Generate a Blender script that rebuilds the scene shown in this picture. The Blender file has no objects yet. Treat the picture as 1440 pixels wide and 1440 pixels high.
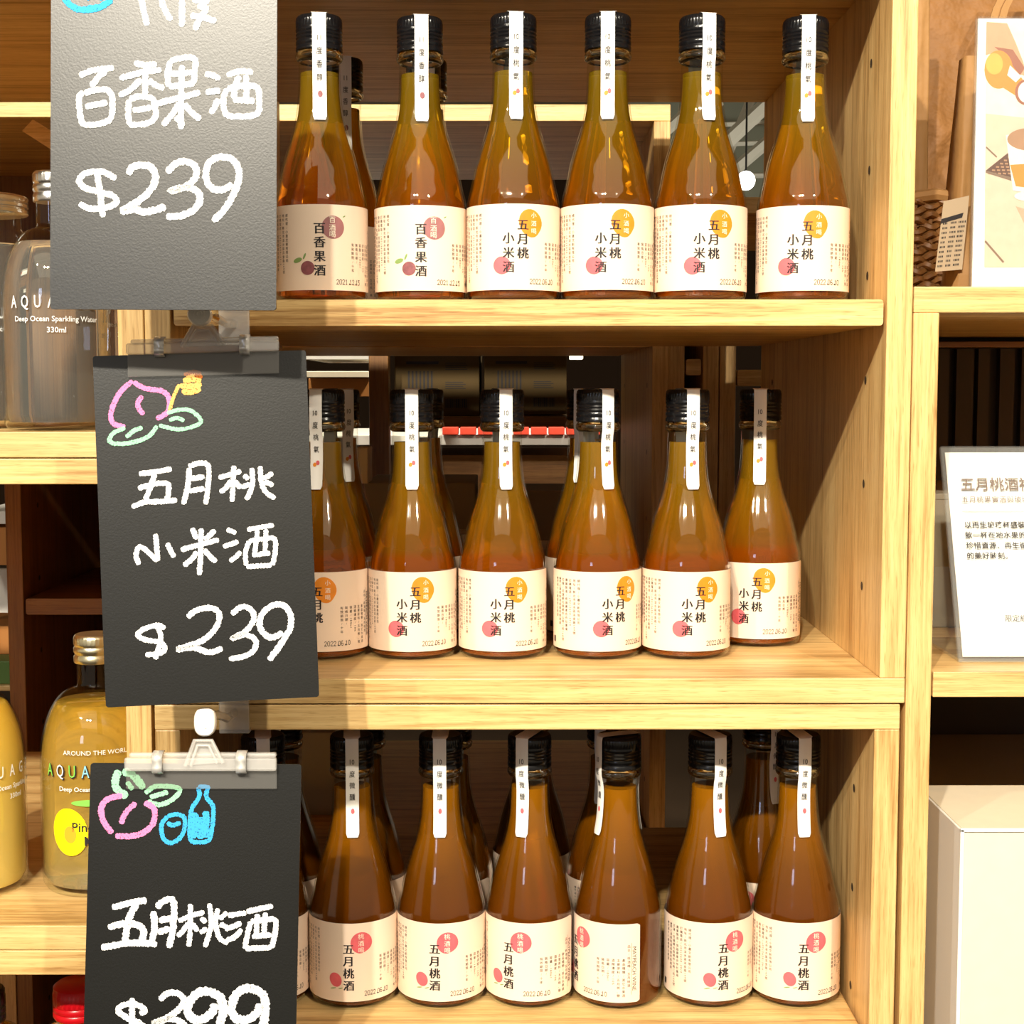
import bpy, bmesh, math, random
from mathutils import Vector, Matrix
random.seed(7)
C = bpy.context.scene.collection
sc = bpy.context.scene
PI = math.pi

# ------------------------------------------------------------------ camera
F = 2150.5; PIT = 0.08084; YAW = 0.00222; ROLL = -0.00043; D = 0.90879
def cam_axes():
    fw = Vector((math.sin(YAW)*math.cos(PIT), math.cos(YAW)*math.cos(PIT), -math.sin(PIT)))
    rt = Vector((math.cos(YAW), -math.sin(YAW), 0)); up = rt.cross(fw)
    c, s = math.cos(ROLL), math.sin(ROLL)
    return c*rt + s*up, -s*rt + c*up, fw
RT, UP, FW = cam_axes()
EYE = Vector((0, -D, 0))                 # z = 0 is the height of the eye
cd = bpy.data.cameras.new('camera'); cam = bpy.data.objects.new('camera', cd); C.objects.link(cam)
cd.sensor_width = 36; cd.lens = F*36/1440; cd.clip_start = 0.05; cd.clip_end = 60
m = Matrix((RT, UP, -FW)).transposed().to_4x4(); m.translation = EYE
cam.matrix_world = m
sc.camera = cam

# ------------------------------------------------------------------ world, lamps, exposure
sc.view_settings.view_transform = 'Standard'; sc.view_settings.look = 'None'
sc.view_settings.gamma = 1; sc.view_settings.use_curve_mapping = False
sc.view_settings.exposure = 0.04
w = bpy.data.worlds.new('world'); sc.world = w; w.use_nodes = True
bg = w.node_tree.nodes['Background']; bg.inputs[0].default_value = (1.0, 0.84, 0.62, 1); bg.inputs[1].default_value = 0.42
sc.cycles.use_denoising = True
sc.cycles.max_bounces = 14; sc.cycles.transmission_bounces = 10; sc.cycles.transparent_max_bounces = 24
sc.cycles.diffuse_bounces = 4; sc.cycles.glossy_bounces = 4
sc.cycles.caustics_reflective = False; sc.cycles.caustics_refractive = False
sc.cycles.sample_clamp_indirect = 6

def lamp(name, loc, target, power, size=0.05, color=(1, 0.91, 0.75), blend=.4, ang=50):
    l = bpy.data.lights.new(name, 'SPOT'); l.energy = power; l.color = color
    l.shadow_soft_size = size; l.spot_size = math.radians(ang); l.spot_blend = blend
    o = bpy.data.objects.new(name, l); C.objects.link(o); o.location = loc
    o.rotation_euler = (Vector(target)-Vector(loc)).to_track_quat('-Z', 'Y').to_euler()
    return o
lamp('spot_or_fill_lamp', (-0.62, -2.25, 1.38), (-.05, 0.1, -.09), 270, .028)
lamp('spot_or_fill_lamp', (-0.30, -2.15, 1.30), (.10, 0.1, -.09), 190, .028)
lamp('spot_or_fill_lamp', (0.95, -2.15, 1.32), (.25, 0.1, -.05), 150, .028)
lamp('spot_or_fill_lamp', (-1.4, -2.1, 1.5), (-.35, 0.1, -.20), 105, .03)
lamp('spot_or_fill_lamp', (.9, 3.9, -.2), (.75, 5.4, .9), 60, .05, (1, .96, .85), ang=100)  # added fill, no fixture seen: brightens the hall panel behind the trusses
lamp('spot_or_fill_lamp', (.45, 1.25, 1.2), (.0, 1.9, -.05), 130, .04, ang=60)  # added fill over the rear aisle, brightens the far counter and packs
lamp('spot_or_fill_lamp', (-.5, 1.25, 1.2), (-.3, 1.9, -.05), 110, .04, ang=60)  # second added fill, unseen source, for the left end of the far counter

# ------------------------------------------------------------------ pixel helpers (640..1440 frame of the photograph)
def ray(px, py):
    return (RT*(px-720)/F - UP*(py-720)/F + FW).normalized()
def at(px, py, Y):
    d = ray(px, py); return EYE + d*((Y+D)/d.y)
def atz(px, py, Z):
    d = ray(px, py); return EYE + d*(Z/d.z)
def proj(P):
    q = Vector(P)-EYE; z = q.dot(FW); return 720+F*q.dot(RT)/z, 720-F*q.dot(UP)/z
def unX(px, Y, Z):
    a = proj((0, Y, Z))[0]; b = proj((.1, Y, Z))[0]
    return (px-a)/(b-a)*.1

# ------------------------------------------------------------------ materials
MAT = {}
def nodes(name):
    m = bpy.data.materials.new(name); m.use_nodes = True; nt = m.node_tree
    b = nt.nodes['Principled BSDF']; MAT[name] = m
    return m, nt, b
def flat(name, col, rough=.5, metal=0, spec=.5, noise=0, nscale=200, bump=0, bdist=.001, **kw):
    m, nt, b = nodes(name)
    b.inputs['Base Color'].default_value = (*col, 1); b.inputs['Roughness'].default_value = rough
    b.inputs['Metallic'].default_value = metal; b.inputs['Specular IOR Level'].default_value = spec
    for k, v in kw.items(): b.inputs[k.replace('_', ' ')].default_value = v
    if noise or bump:
        tc = nt.nodes.new('ShaderNodeTexCoord'); n = nt.nodes.new('ShaderNodeTexNoise')
        n.inputs['Scale'].default_value = nscale; n.inputs['Detail'].default_value = 4
        nt.links.new(tc.outputs['Object'], n.inputs['Vector'])
        if noise:
            mx = nt.nodes.new('ShaderNodeMix'); mx.data_type = 'RGBA'
            mx.inputs[6].default_value = (*[c*(1-noise) for c in col], 1); mx.inputs[7].default_value = (*[min(1, c*(1+noise)) for c in col], 1)
            nt.links.new(n.outputs['Fac'], mx.inputs[0]); nt.links.new(mx.outputs[2], b.inputs['Base Color'])
        if bump:
            bp = nt.nodes.new('ShaderNodeBump'); bp.inputs['Strength'].default_value = bump; bp.inputs['Distance'].default_value = bdist
            nt.links.new(n.outputs['Fac'], bp.inputs['Height']); nt.links.new(bp.outputs[0], b.inputs['Normal'])
    return m
def emit(name, col, s):
    m, nt, b = nodes(name)
    b.inputs['Base Color'].default_value = (0, 0, 0, 1); b.inputs['Emission Color'].default_value = (*col, 1); b.inputs['Emission Strength'].default_value = s
    return m
def wood(name, axis, c0, c1, c2, rough=.42):
    """oak: long fine pores along the axis and broad cathedral bands"""
    m, nt, b = nodes(name); L = nt.links.new
    tc = nt.nodes.new('ShaderNodeTexCoord')
    def mp(s):
        q = nt.nodes.new('ShaderNodeMapping'); sc3 = [s[1]]*3; sc3[axis] = s[0]
        q.inputs['Scale'].default_value = sc3; L(tc.outputs['Object'], q.inputs['Vector']); return q
    n1 = nt.nodes.new('ShaderNodeTexNoise'); n1.inputs['Scale'].default_value = 1; n1.inputs['Detail'].default_value = 5; n1.inputs['Roughness'].default_value = .65
    L(mp((14, 420)).outputs[0], n1.inputs['Vector'])
    n2 = nt.nodes.new('ShaderNodeTexNoise'); n2.inputs['Scale'].default_value = 1; n2.inputs['Detail'].default_value = 3; n2.inputs['Distortion'].default_value = .6
    L(mp((3.5, 70)).outputs[0], n2.inputs['Vector'])
    n3 = nt.nodes.new('ShaderNodeTexNoise'); n3.inputs['Scale'].default_value = 1; n3.inputs['Detail'].default_value = 2
    L(mp((60, 1500)).outputs[0], n3.inputs['Vector'])
    r1 = nt.nodes.new('ShaderNodeValToRGB'); e = r1.color_ramp.elements
    e[0].position = .36; e[0].color = (*c0, 1); e[1].position = .62; e[1].color = (*c2, 1)
    q = e.new(.48); q.color = (*c1, 1)
    ad = nt.nodes.new('ShaderNodeMath'); ad.operation = 'MULTIPLY_ADD'; ad.inputs[1].default_value = .55
    ml = nt.nodes.new('ShaderNodeMath'); ml.operation = 'MULTIPLY'; ml.inputs[1].default_value = .45
    L(n2.outputs['Fac'], ml.inputs[0]); L(n1.outputs['Fac'], ad.inputs[0]); L(ml.outputs[0], ad.inputs[2]); L(ad.outputs[0], r1.inputs[0])
    r2 = nt.nodes.new('ShaderNodeValToRGB'); e = r2.color_ramp.elements
    e[0].position = .30; e[0].color = (.62, .5, .36, 1); e[1].position = .42; e[1].color = (1, 1, 1, 1)
    L(n3.outputs['Fac'], r2.inputs[0])
    mx = nt.nodes.new('ShaderNodeMix'); mx.data_type = 'RGBA'; mx.blend_type = 'MULTIPLY'; mx.inputs[0].default_value = .8
    L(r1.outputs[0], mx.inputs[6]); L(r2.outputs[0], mx.inputs[7]); L(mx.outputs[2], b.inputs['Base Color'])
    b.inputs['Roughness'].default_value = rough
    bp = nt.nodes.new('ShaderNodeBump'); bp.inputs['Strength'].default_value = .25; bp.inputs['Distance'].default_value = .0004
    L(n1.outputs['Fac'], bp.inputs['Height']); L(bp.outputs[0], b.inputs['Normal'])
    return m
OAK = ((.40, .215, .065), (.68, .43, .165), (.83, .58, .25))
wood('oak_x', 0, *OAK); wood('oak_z', 2, *OAK)
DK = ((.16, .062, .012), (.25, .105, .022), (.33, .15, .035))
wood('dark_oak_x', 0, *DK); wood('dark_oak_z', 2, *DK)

def clear(name, tint, ior=1.5, rough=.02, body=0., bodycol=(1, 1, 1)):
    """thin clear wall: see-through with a Fresnel gloss"""
    m = bpy.data.materials.new(name); m.use_nodes = True; MAT[name] = m; nt = m.node_tree; nt.nodes.clear(); L = nt.links.new
    out = nt.nodes.new('ShaderNodeOutputMaterial'); tr = nt.nodes.new('ShaderNodeBsdfTransparent'); tr.inputs[0].default_value = (*tint, 1)
    gl = nt.nodes.new('ShaderNodeBsdfGlossy'); gl.inputs['Roughness'].default_value = rough
    fr = nt.nodes.new('ShaderNodeFresnel'); fr.inputs[0].default_value = ior
    mx = nt.nodes.new('ShaderNodeMixShader')
    ge = nt.nodes.new('ShaderNodeNewGeometry'); sb = nt.nodes.new('ShaderNodeMath'); sb.operation = 'SUBTRACT'; sb.inputs[0].default_value = 1
    pm = nt.nodes.new('ShaderNodeMath'); pm.operation = 'MULTIPLY'; L(ge.outputs['Backfacing'], sb.inputs[1]); L(sb.outputs[0], pm.inputs[0]); L(fr.outputs[0], pm.inputs[1]); L(pm.outputs[0], mx.inputs[0])
    src = tr.outputs[0]
    if body:
        df = nt.nodes.new('ShaderNodeBsdfDiffuse'); df.inputs[0].default_value = (*bodycol, 1)
        m2 = nt.nodes.new('ShaderNodeMixShader'); m2.inputs[0].default_value = body; L(tr.outputs[0], m2.inputs[1]); L(df.outputs[0], m2.inputs[2]); src = m2.outputs[0]
    L(src, mx.inputs[1]); L(gl.outputs[0], mx.inputs[2]); L(mx.outputs[0], out.inputs[0])
    return m
clear('bottle_glass', (.97, .98, .95), 1.6, .012)
_nt = MAT['bottle_glass'].node_tree; _tc = _nt.nodes.new('ShaderNodeTexCoord'); _mp = _nt.nodes.new('ShaderNodeMapping'); _mp.inputs['Scale'].default_value = (330, 330, 90)
_n = _nt.nodes.new('ShaderNodeTexNoise'); _n.inputs['Scale'].default_value = 1; _n.inputs['Detail'].default_value = 2
_b = _nt.nodes.new('ShaderNodeBump'); _b.inputs['Strength'].default_value = .22; _b.inputs['Distance'].default_value = .0006
_nt.links.new(_tc.outputs['Object'], _mp.inputs[0]); _nt.links.new(_mp.outputs[0], _n.inputs['Vector']); _nt.links.new(_n.outputs['Fac'], _b.inputs['Height'])
for _q in _nt.nodes:
    if _q.bl_idname == 'ShaderNodeBsdfGlossy': _nt.links.new(_b.outputs[0], _q.inputs['Normal'])
flat('solid_glass', (.97, .98, .95), .02, 0, .5, Transmission_Weight=1.0, IOR=1.5)
clear('clear_plastic', (.93, .93, .92), 1.6, .05, .26, (.95, .93, .90))
clear('clear_jaw', (.90, .90, .89), 1.7, .06, .05, (.95, .93, .90))
clear('acrylic', (.96, .97, .97), 1.49, .02, .03, (1, 1, 1))

def liquid(name, stops, trans, rough=.05, ior=1.33):
    """drink with settled pulp: colour follows the height above the bottle's base"""
    m, nt, b = nodes(name); L = nt.links.new
    tc = nt.nodes.new('ShaderNodeTexCoord'); sp = nt.nodes.new('ShaderNodeSeparateXYZ'); L(tc.outputs['Object'], sp.inputs[0])
    mr = nt.nodes.new('ShaderNodeMapRange'); mr.inputs[1].default_value = 0; mr.inputs[2].default_value = .15; L(sp.outputs[2], mr.inputs[0])
    r = nt.nodes.new('ShaderNodeValToRGB'); e = r.color_ramp.elements
    e[0].position = stops[0][0]; e[0].color = (*stops[0][1], 1); e[1].position = stops[-1][0]; e[1].color = (*stops[-1][1], 1)
    for p, c in stops[1:-1]: q = e.new(p); q.color = (*c, 1)
    L(mr.outputs[0], r.inputs[0]); L(r.outputs[0], b.inputs['Base Color'])
    b.inputs['Transmission Weight'].default_value = trans; b.inputs['Roughness'].default_value = rough; b.inputs['IOR'].default_value = ior
    return m
liquid('wine_gold', [(.3, (.76, .17, .003)), (.5, (.84, .30, .006)), (.72, (.92, .47, .014)), (.95, (.98, .60, .022))], .88, .04)
liquid('wine_amber', [(.3, (.78, .16, .002)), (.44, (.80, .18, .002)), (.47, (.68, .24, .008)), (.75, (.78, .38, .012)), (.93, (.92, .48, .025))], .82, .05)
liquid('wine_brown', [(.3, (.20, .040, .001)), (.6, (.28, .085, .001)), (.9, (.56, .20, .003))], .58, .12)
liquid('water', [(0, (.97, .98, .97)), (1, (.98, .98, .97))], .92, .0)
liquid('soda_yellow', [(0, (.95, .85, .55)), (.15, (.93, .74, .22)), (1, (.88, .50, .015))], .74, .03)
liquid('soda_cloudy', [(0, (.95, .75, .22)), (1, (.80, .42, .008))], .35, .12)
liquid('whisky', [(0, (.80, .30, .02)), (1, (.85, .36, .03))], .85, .03)

flat('cap_black', (.006, .006, .007), .20, 0, .4)
flat('cap_silver', (.80, .79, .76), .25, 1)
flat('cap_gold', (.86, .80, .55), .28, 1)
flat('cap_red', (.55, .004, .01), .3)
flat('paper', (.93, .90, .85), .6)
flat('label_paper', (.90, .71, .555), .6, noise=.02, nscale=60)
flat('ink', (.012, .008, .010), .6); flat('ink_grey', (.06, .04, .035), .6)
flat('print_orange', (.80, .25, .008), .6, noise=.25, nscale=120)
flat('print_pink', (.74, .12, .14), .6, noise=.3, nscale=150)
flat('print_plum', (.25, .075, .085), .6, noise=.5, nscale=400)
flat('print_mauve', (.36, .14, .14), .6, noise=.25, nscale=150)
flat('print_leaf', (.22, .34, .10), .6); flat('print_cream', (.95, .86, .70), .6); flat('white_ink', (.9, .9, .88), .5)
flat('metal_clip', (.80, .79, .76), .35, .55)
flat('knob_plastic', (.95, .93, .88), .35)
flat('kraft', (.25, .11, .028), .7, noise=.35, nscale=26, bump=1, bdist=.012)
flat('kraft_light', (.34, .175, .055), .7, noise=.2, nscale=24, bump=.8, bdist=.006)
flat('wicker', (.20, .085, .022), .5, noise=.5, nscale=300); flat('wicker_dark', (.12, .045, .012), .6)
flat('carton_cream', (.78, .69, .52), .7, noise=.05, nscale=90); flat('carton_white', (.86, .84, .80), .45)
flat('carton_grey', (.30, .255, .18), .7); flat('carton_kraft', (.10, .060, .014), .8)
flat('tan_paper', (.46, .35, .23), .7); flat('sage_wall', (.26, .27, .20), .8, noise=.3, nscale=3); flat('grey_tile', (.42, .40, .36), .8); flat('beam_cream', (.75, .72, .60), .6)
flat('floor_grey', (.07, .042, .022), .6, noise=.2, nscale=4); flat('ceiling_paint', (.5, .46, .38), .8)
flat('red_print', (.62, .05, .02), .5); flat('green_print', (.10, .20, .04), .5)
flat('lacquer_white', (.85, .82, .76), .4); flat('orange_card', (.55, .22, .05), .7)
emit('bulb', (1, .93, .8), 14); emit('lightbox', (1, .84, .58), 1.6); emit('daylight', (.62, .72, 1), 9); emit('shelf_light', (1, .86, .6), 3.0)
flat('slat_dark', (.055, .034, .018), .7)

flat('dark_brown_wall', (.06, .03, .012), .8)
def board_mat(name, col, rough, coat):
    m, nt, b = nodes(name); L = nt.links.new
    tc = nt.nodes.new('ShaderNodeTexCoord'); n = nt.nodes.new('ShaderNodeTexNoise'); n.inputs['Scale'].default_value = 9; n.inputs['Detail'].default_value = 6
    L(tc.outputs['Object'], n.inputs['Vector'])
    n2 = nt.nodes.new('ShaderNodeTexNoise'); n2.inputs['Scale'].default_value = 900; n2.inputs['Detail'].default_value = 2; L(tc.outputs['Object'], n2.inputs['Vector'])
    r = nt.nodes.new('ShaderNodeValToRGB'); e = r.color_ramp.elements; e[0].position = .35; e[0].color = (*[c*.85 for c in col], 1); e[1].position = .75; e[1].color = (*[c*1.35 for c in col], 1)
    L(n.outputs['Fac'], r.inputs[0]); L(r.outputs[0], b.inputs['Base Color'])
    b.inputs['Roughness'].default_value = rough; b.inputs['Specular IOR Level'].default_value = coat
    bp = nt.nodes.new('ShaderNodeBump'); bp.inputs['Strength'].default_value = .15; bp.inputs['Distance'].default_value = .0003
    L(n2.outputs['Fac'], bp.inputs['Height']); L(bp.outputs[0], b.inputs['Normal'])
    return m
board_mat('chalkboard', (.004, .0043, .0038), .36, .5)
def chalk(name, col, col2=None):
    m, nt, b = nodes(name); L = nt.links.new
    tc = nt.nodes.new('ShaderNodeTexCoord'); n = nt.nodes.new('ShaderNodeTexNoise'); n.inputs['Scale'].default_value = 1100; n.inputs['Detail'].default_value = 3
    L(tc.outputs['Object'], n.inputs['Vector'])
    r = nt.nodes.new('ShaderNodeValToRGB'); e = r.color_ramp.elements; e[0].position = .33; e[0].color = (*(col2 or [c*.35 for c in col]), 1); e[1].position = .42; e[1].color = (*col, 1)
    L(n.outputs['Fac'], r.inputs[0]); L(r.outputs[0], b.inputs['Base Color']); b.inputs['Roughness'].default_value = .95
chalk('chalk_white', (.86, .86, .86)); chalk('chalk_pink', (.78, .22, .46)); chalk('chalk_green', (.30, .66, .42))
chalk('chalk_orange', (.85, .46, .13), (.3, .06, .01)); chalk('chalk_blue', (.04, .38, .78)); chalk('chalk_rust', (.45, .12, .02), (.05, .02, .01))

# ------------------------------------------------------------------ mesh helpers
class MB:
    def __init__(s): s.v = []; s.f = []; s.mi = []; s.cur = 0; s.M = None
    def add(s, vs, fs, mi=None):
        k = len(s.v); s.v += [tuple(s.M @ Vector(v)) if s.M else tuple(v) for v in vs]
        for f in fs: s.f.append([k+i for i in f]); s.mi.append(s.cur if mi is None else mi)
    def box(s, a, b):
        (x0, y0, z0), (x1, y1, z1) = a, b
        s.add([(x0, y0, z0), (x1, y0, z0), (x1, y1, z0), (x0, y1, z0), (x0, y0, z1), (x1, y0, z1), (x1, y1, z1), (x0, y1, z1)],
              [(0, 3, 2, 1), (4, 5, 6, 7), (0, 1, 5, 4), (1, 2, 6, 5), (2, 3, 7, 6), (3, 0, 4, 7)])
    def prism(s, poly, d):
        """poly: list of 3d points (planar), d: extrusion vector"""
        n = len(poly); d = Vector(d)
        s.add([Vector(p) for p in poly]+[Vector(p)+d for p in poly], [list(range(n)), list(range(2*n-1, n-1, -1))]+[(i, i+n, (i+1) % n+n, (i+1) % n) for i in range(n)])
    def lathe(s, prof, seg=48, wob=None, a0=0, a1=2*PI, cap0=True, cap1=True):
        full = abs(a1-a0-2*PI) < 1e-6; ns = seg if full else seg+1
        vs = []; fs = []
        for j, (r, z) in enumerate(prof):
            for i in range(ns):
                a = a0+(a1-a0)*i/seg; rr = r*(1+(wob(j, i) if wob else 0)); vs.append((rr*math.sin(a), -rr*math.cos(a), z))
        for j in range(len(prof)-1):
            for i in range(seg):
                i2 = (i+1) % ns; fs.append((j*ns+i, j*ns+i2, (j+1)*ns+i2, (j+1)*ns+i))
        if full and cap0: fs.append([i for i in range(ns-1, -1, -1)])
        if full and cap1: fs.append([(len(prof)-1)*ns+i for i in range(ns)])
        s.add(vs, fs)
    def tube(s, pts, r, seg=8, flat=1.):
        pts = [Vector(p) for p in pts]; vs = []; n = len(pts); prev = None
        for i, p in enumerate(pts):
            t = (pts[min(i+1, n-1)]-pts[max(i-1, 0)]).normalized()
            u = t.cross(Vector((0, 1, 0))) if abs(t.y) < .95 else t.cross(Vector((1, 0, 0))); u.normalize(); w_ = t.cross(u)
            rr = r[i] if isinstance(r, (list, tuple)) else r
            for k in range(seg):
                a = 2*PI*k/seg; vs.append(p+u*math.cos(a)*rr+w_*math.sin(a)*rr*flat)
        fs = [(i*seg+k, i*seg+(k+1) % seg, (i+1)*seg+(k+1) % seg, (i+1)*seg+k) for i in range(n-1) for k in range(seg)]
        fs += [list(range(seg-1, -1, -1)), [(n-1)*seg+k for k in range(seg)]]
        s.add(vs, fs)
    def build(s, name, mats, parent=None, smooth=False, bevel=0):
        me = bpy.data.meshes.new(name); me.from_pydata(s.v, [], s.f)
        if isinstance(mats, str): mats = [mats]
        for q in mats: me.materials.append(MAT[q])
        if len(mats) > 1: me.polygons.foreach_set('material_index', s.mi)
        me.update()
        if smooth:
            me.polygons.foreach_set('use_smooth', [True]*len(me.polygons))
            if smooth != 'all': me.set_sharp_from_angle(angle=math.radians(40))
        o = bpy.data.objects.new(name, me); C.objects.link(o)
        if parent: o.parent = parent
        if bevel:
            bv = o.modifiers.new('bevel', 'BEVEL'); bv.width = bevel; bv.segments = 2; bv.limit_method = 'ANGLE'
        return o
def tag(o, label=None, cat=None, group=None, kind=None):
    for k, v in (('label', label), ('category', cat), ('group', group), ('kind', kind)):
        if v: o[k] = v
    return o
def empty(name, loc=(0, 0, 0), rz=0):
    o = bpy.data.objects.new(name, None); C.objects.link(o); o.location = loc; o.rotation_euler = (0, 0, rz); o.empty_display_size = .02
    return o
def kids(o): return [c for c in bpy.data.objects if c.parent == o]
CH = {}
def copy_tree(src, parent=None):
    c = src.copy(); C.objects.link(c)
    if parent: c.parent = parent
    if src not in CH: CH[src] = [q for q in C.objects if q.parent == src]
    for q in CH[src]: copy_tree(q, c)
    return c

# ------------------------------------------------------------------ glyphs (Blender's own built-in font, no file is loaded)
GC = {}
def glyph(t, off=0.0):
    if (t, off) in GC: return GC[(t, off)]
    c = bpy.data.curves.new('glyph', 'FONT'); c.body = t; c.size = 1; c.resolution_u = 2; c.offset = off
    o = bpy.data.objects.new('glyph', c); C.objects.link(o)
    me = o.evaluated_get(bpy.context.evaluated_depsgraph_get()).to_mesh()
    r = ([(v.co.x, v.co.y) for v in me.vertices], [tuple(p.vertices) for p in me.polygons])
    o.evaluated_get(bpy.context.evaluated_depsgraph_get()).to_mesh_clear()
    bpy.data.objects.remove(o); bpy.data.curves.remove(c)
    GC[(t, off)] = r; return r
def is_cjk(t): return ord(t[0]) > 0x2e80
def put(mb, t, cx, cy, size, mp, mi=0, sx=1.0, song=False, rot=0, bold=0.0):
    """glyph or latin word centred at (cx,cy) in 2d, mapped to 3d by mp"""
    vs, fs = glyph(t, .0 if song else bold)
    if not vs: return
    if is_cjk(t): ox, oy = .5, .37
    else:
        xs = [v[0] for v in vs]; ox = (min(xs)+max(xs))/2; oy = .34
    shifts = (-.028, 0, .028) if song else (0,)
    cr, sr = math.cos(rot), math.sin(rot)
    for sh in shifts:
        q = []
        for x, y in vs:
            a = (x-ox+sh)*size*sx; b = (y-oy)*size; q.append(mp(cx+a*cr-b*sr, cy+a*sr+b*cr))
        mb.add(q, fs, mi)
def blob(mb, cx, cy, rx, ry, mp, mi, rot=0, n=28, egg=0, dent=0, rings=4):
    vs = [mp(cx, cy)]; fs = []
    for g in range(1, rings+1):
        for i in range(n):
            a = 2*PI*i/n; k = (1+egg*math.cos(a)*.3-dent*max(0, math.cos(a-2.6))**6)*g/rings
            x = rx*k*math.sin(a); y = ry*k*math.cos(a); vs.append(mp(cx+x*math.cos(rot)-y*math.sin(rot), cy+x*math.sin(rot)+y*math.cos(rot)))
    for i in range(n):
        fs.append((0, 1+(i+1) % n, 1+i))
        for g in range(rings-1):
            p, q = 1+g*n, 1+(g+1)*n; fs.append((p+i, p+(i+1) % n, q+(i+1) % n, q+i))
    mb.add(vs, fs, mi)

# ------------------------------------------------------------------ room
T = .0153; G = .0006
FLOOR = -1.25
mb = MB(); mb.box((-6, -5, FLOOR-.05), (6, 12, FLOOR)); tag(mb.build('floor', 'floor_grey'), kind='structure')
mb = MB(); mb.box((-6, -5, 2.0), (6, 12, 2.05)); tag(mb.build('ceiling', 'ceiling_paint'), kind='structure')
mb = MB(); mb.box((-6, 12, FLOOR), (6, 12.1, 2.0)); tag(mb.build('wall_back', 'dark_brown_wall'), kind='structure')

# ------------------------------------------------------------------ shelf units
def shelf_unit(x0, x1, z0, z1, y0, y1, label, group=None, shelves=(), mats=('oak_x', 'oak_z'), back=None, inset_top=True):
    e = empty('shelf_unit', (x0, y0, z0)); inv = Vector((-x0, -y0, -z0))
    def bd(name, a, b, mt, bev=.0007):
        q = MB(); q.box(Vector(a)+inv, Vector(b)+inv); return q.build(name, mt, e, bevel=bev)
    bd('top_board', (x0, y0, z1-T), (x1, y1, z1), mats[0]); bd('bottom_board', (x0, y0, z0), (x1, y1, z0+T), mats[0])
    bd('side_panel', (x0, y0, z0+T), (x0+T, y1, z1-T), mats[1]); bd('side_panel', (x1-T, y0, z0+T), (x1, y1, z1-T), mats[1])
    for zs in shelves:                      # loose shelf with rounded front corners, a little short of the panels
        q = MB(); a = x0+T+.0018; b = x1-T-.0018; r = .002; poly = []
        for cx, cz, s0 in ((b-r, zs-r, 0), (a+r, zs-r, 1), (a+r, zs-T+r, 2), (b-r, zs-T+r, 3)):
            for k in range(5):
                t = PI/2*(s0+k/4); poly.append((cx+r*math.cos(t)-x0, y0+.001-y0, cz+r*math.sin(t)-z0))
        q.prism(poly[::-1], (0, y1-y0-.004, 0)); q.build('loose_shelf', mats[0], e)
    if back: bd('back_panel', (x0+T, y1-.006, z0+T), (x1-T, y1, z1-T), back)
    # rows of shelf-pin holes drilled in the side panels
    for xs, d in ((x0+T, 1), (x1-T, -1)):
        q = MB()
        for yy in (.05, y1-y0-.06):
            for k in range(1, 7):
                zz = (z1-z0)*k/7
                ring = [(xs+d*.0003-x0, yy+.0028*math.cos(t*PI/5), zz+.0028*math.sin(t*PI/5)) for t in range(10)]
                q.add(ring, [list(range(10)) if d < 0 else list(range(9, -1, -1))])
        q.build('pin_holes', 'slat_dark', e)
    return tag(e, label, 'shelf unit', group)
XR = .2233; XLI = -.1995; DEP = .449
Z1 = .0521; Z2 = -.1743; Z3 = -.396
shelf_unit(XLI-T, XR+T, -.1894, .2636, 0, DEP, 'light oak open shelf cube holding the top two rows of amber wine bottles', shelves=(Z1,))
xl2 = at(217, 1005, 0).x; xr2 = at(1266, 1005, 0).x
shelf_unit(xl2, xr2, -.643, -.1902, .0004, DEP, 'light oak open shelf cube holding the bottom row of brown peach wine', shelves=(Z3,))
xa = XLI-T-G
zb = at(0, 643.5, 0).z
shelf_unit(xa-.453, xa, zb, .2636, 0, DEP, 'light oak shelf cube at left holding the clear water bottles')
z5 = at(0, 1337, 0).z; z4 = at(0, 645, 0).z
shelf_unit(xa-.453, xa, z5+.0003, z4, 0, DEP, 'light oak shelf cube at left holding the yellow soda bottles')
shelf_unit(xa-.453, xa, z5-.2945, z5, 0, DEP, 'light oak shelf cube at bottom left with the red capped bottle')
xb = XR+T+G; zr = at(1360, 403, 0).z
zm = at(1360, 945, 0).z
shelf_unit(xb, xb+.453, zr-.60, zr, 0, DEP, 'light oak cabinet at right under the framed drink photo', back='slat_dark')
# its fixed middle shelf, slats of the dark back and rail are parts of it
RU = [o for o in C.objects if o.get('label', '').startswith('light oak cabinet at right')][0]
def rpart(name, a, b, mt, bev=.0005):
    q = MB(); inv = -RU.location; q.box(Vector(a)+inv, Vector(b)+inv); return q.build(name, mt, RU, bevel=bev)
rpart('middle_shelf', (xb+T+.001, .0, zm-T), (xb+.453-T-.001, DEP-.007, zm), 'oak_x')
zr0 = at(1360, 484, .43).z
rpart('back_rail', (xb+T, .42, zr0-.003), (xb+.453-T, .44, zr0+.002), 'dark_oak_x')
for i in range(22):
    x = xb+T+.004+i*.0190
    rpart('slat', (x, .432, zm+.001), (x+.0125+.003*math.sin(i*2.1), .441, zr0-.004), 'slat_dark', 0)

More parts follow.
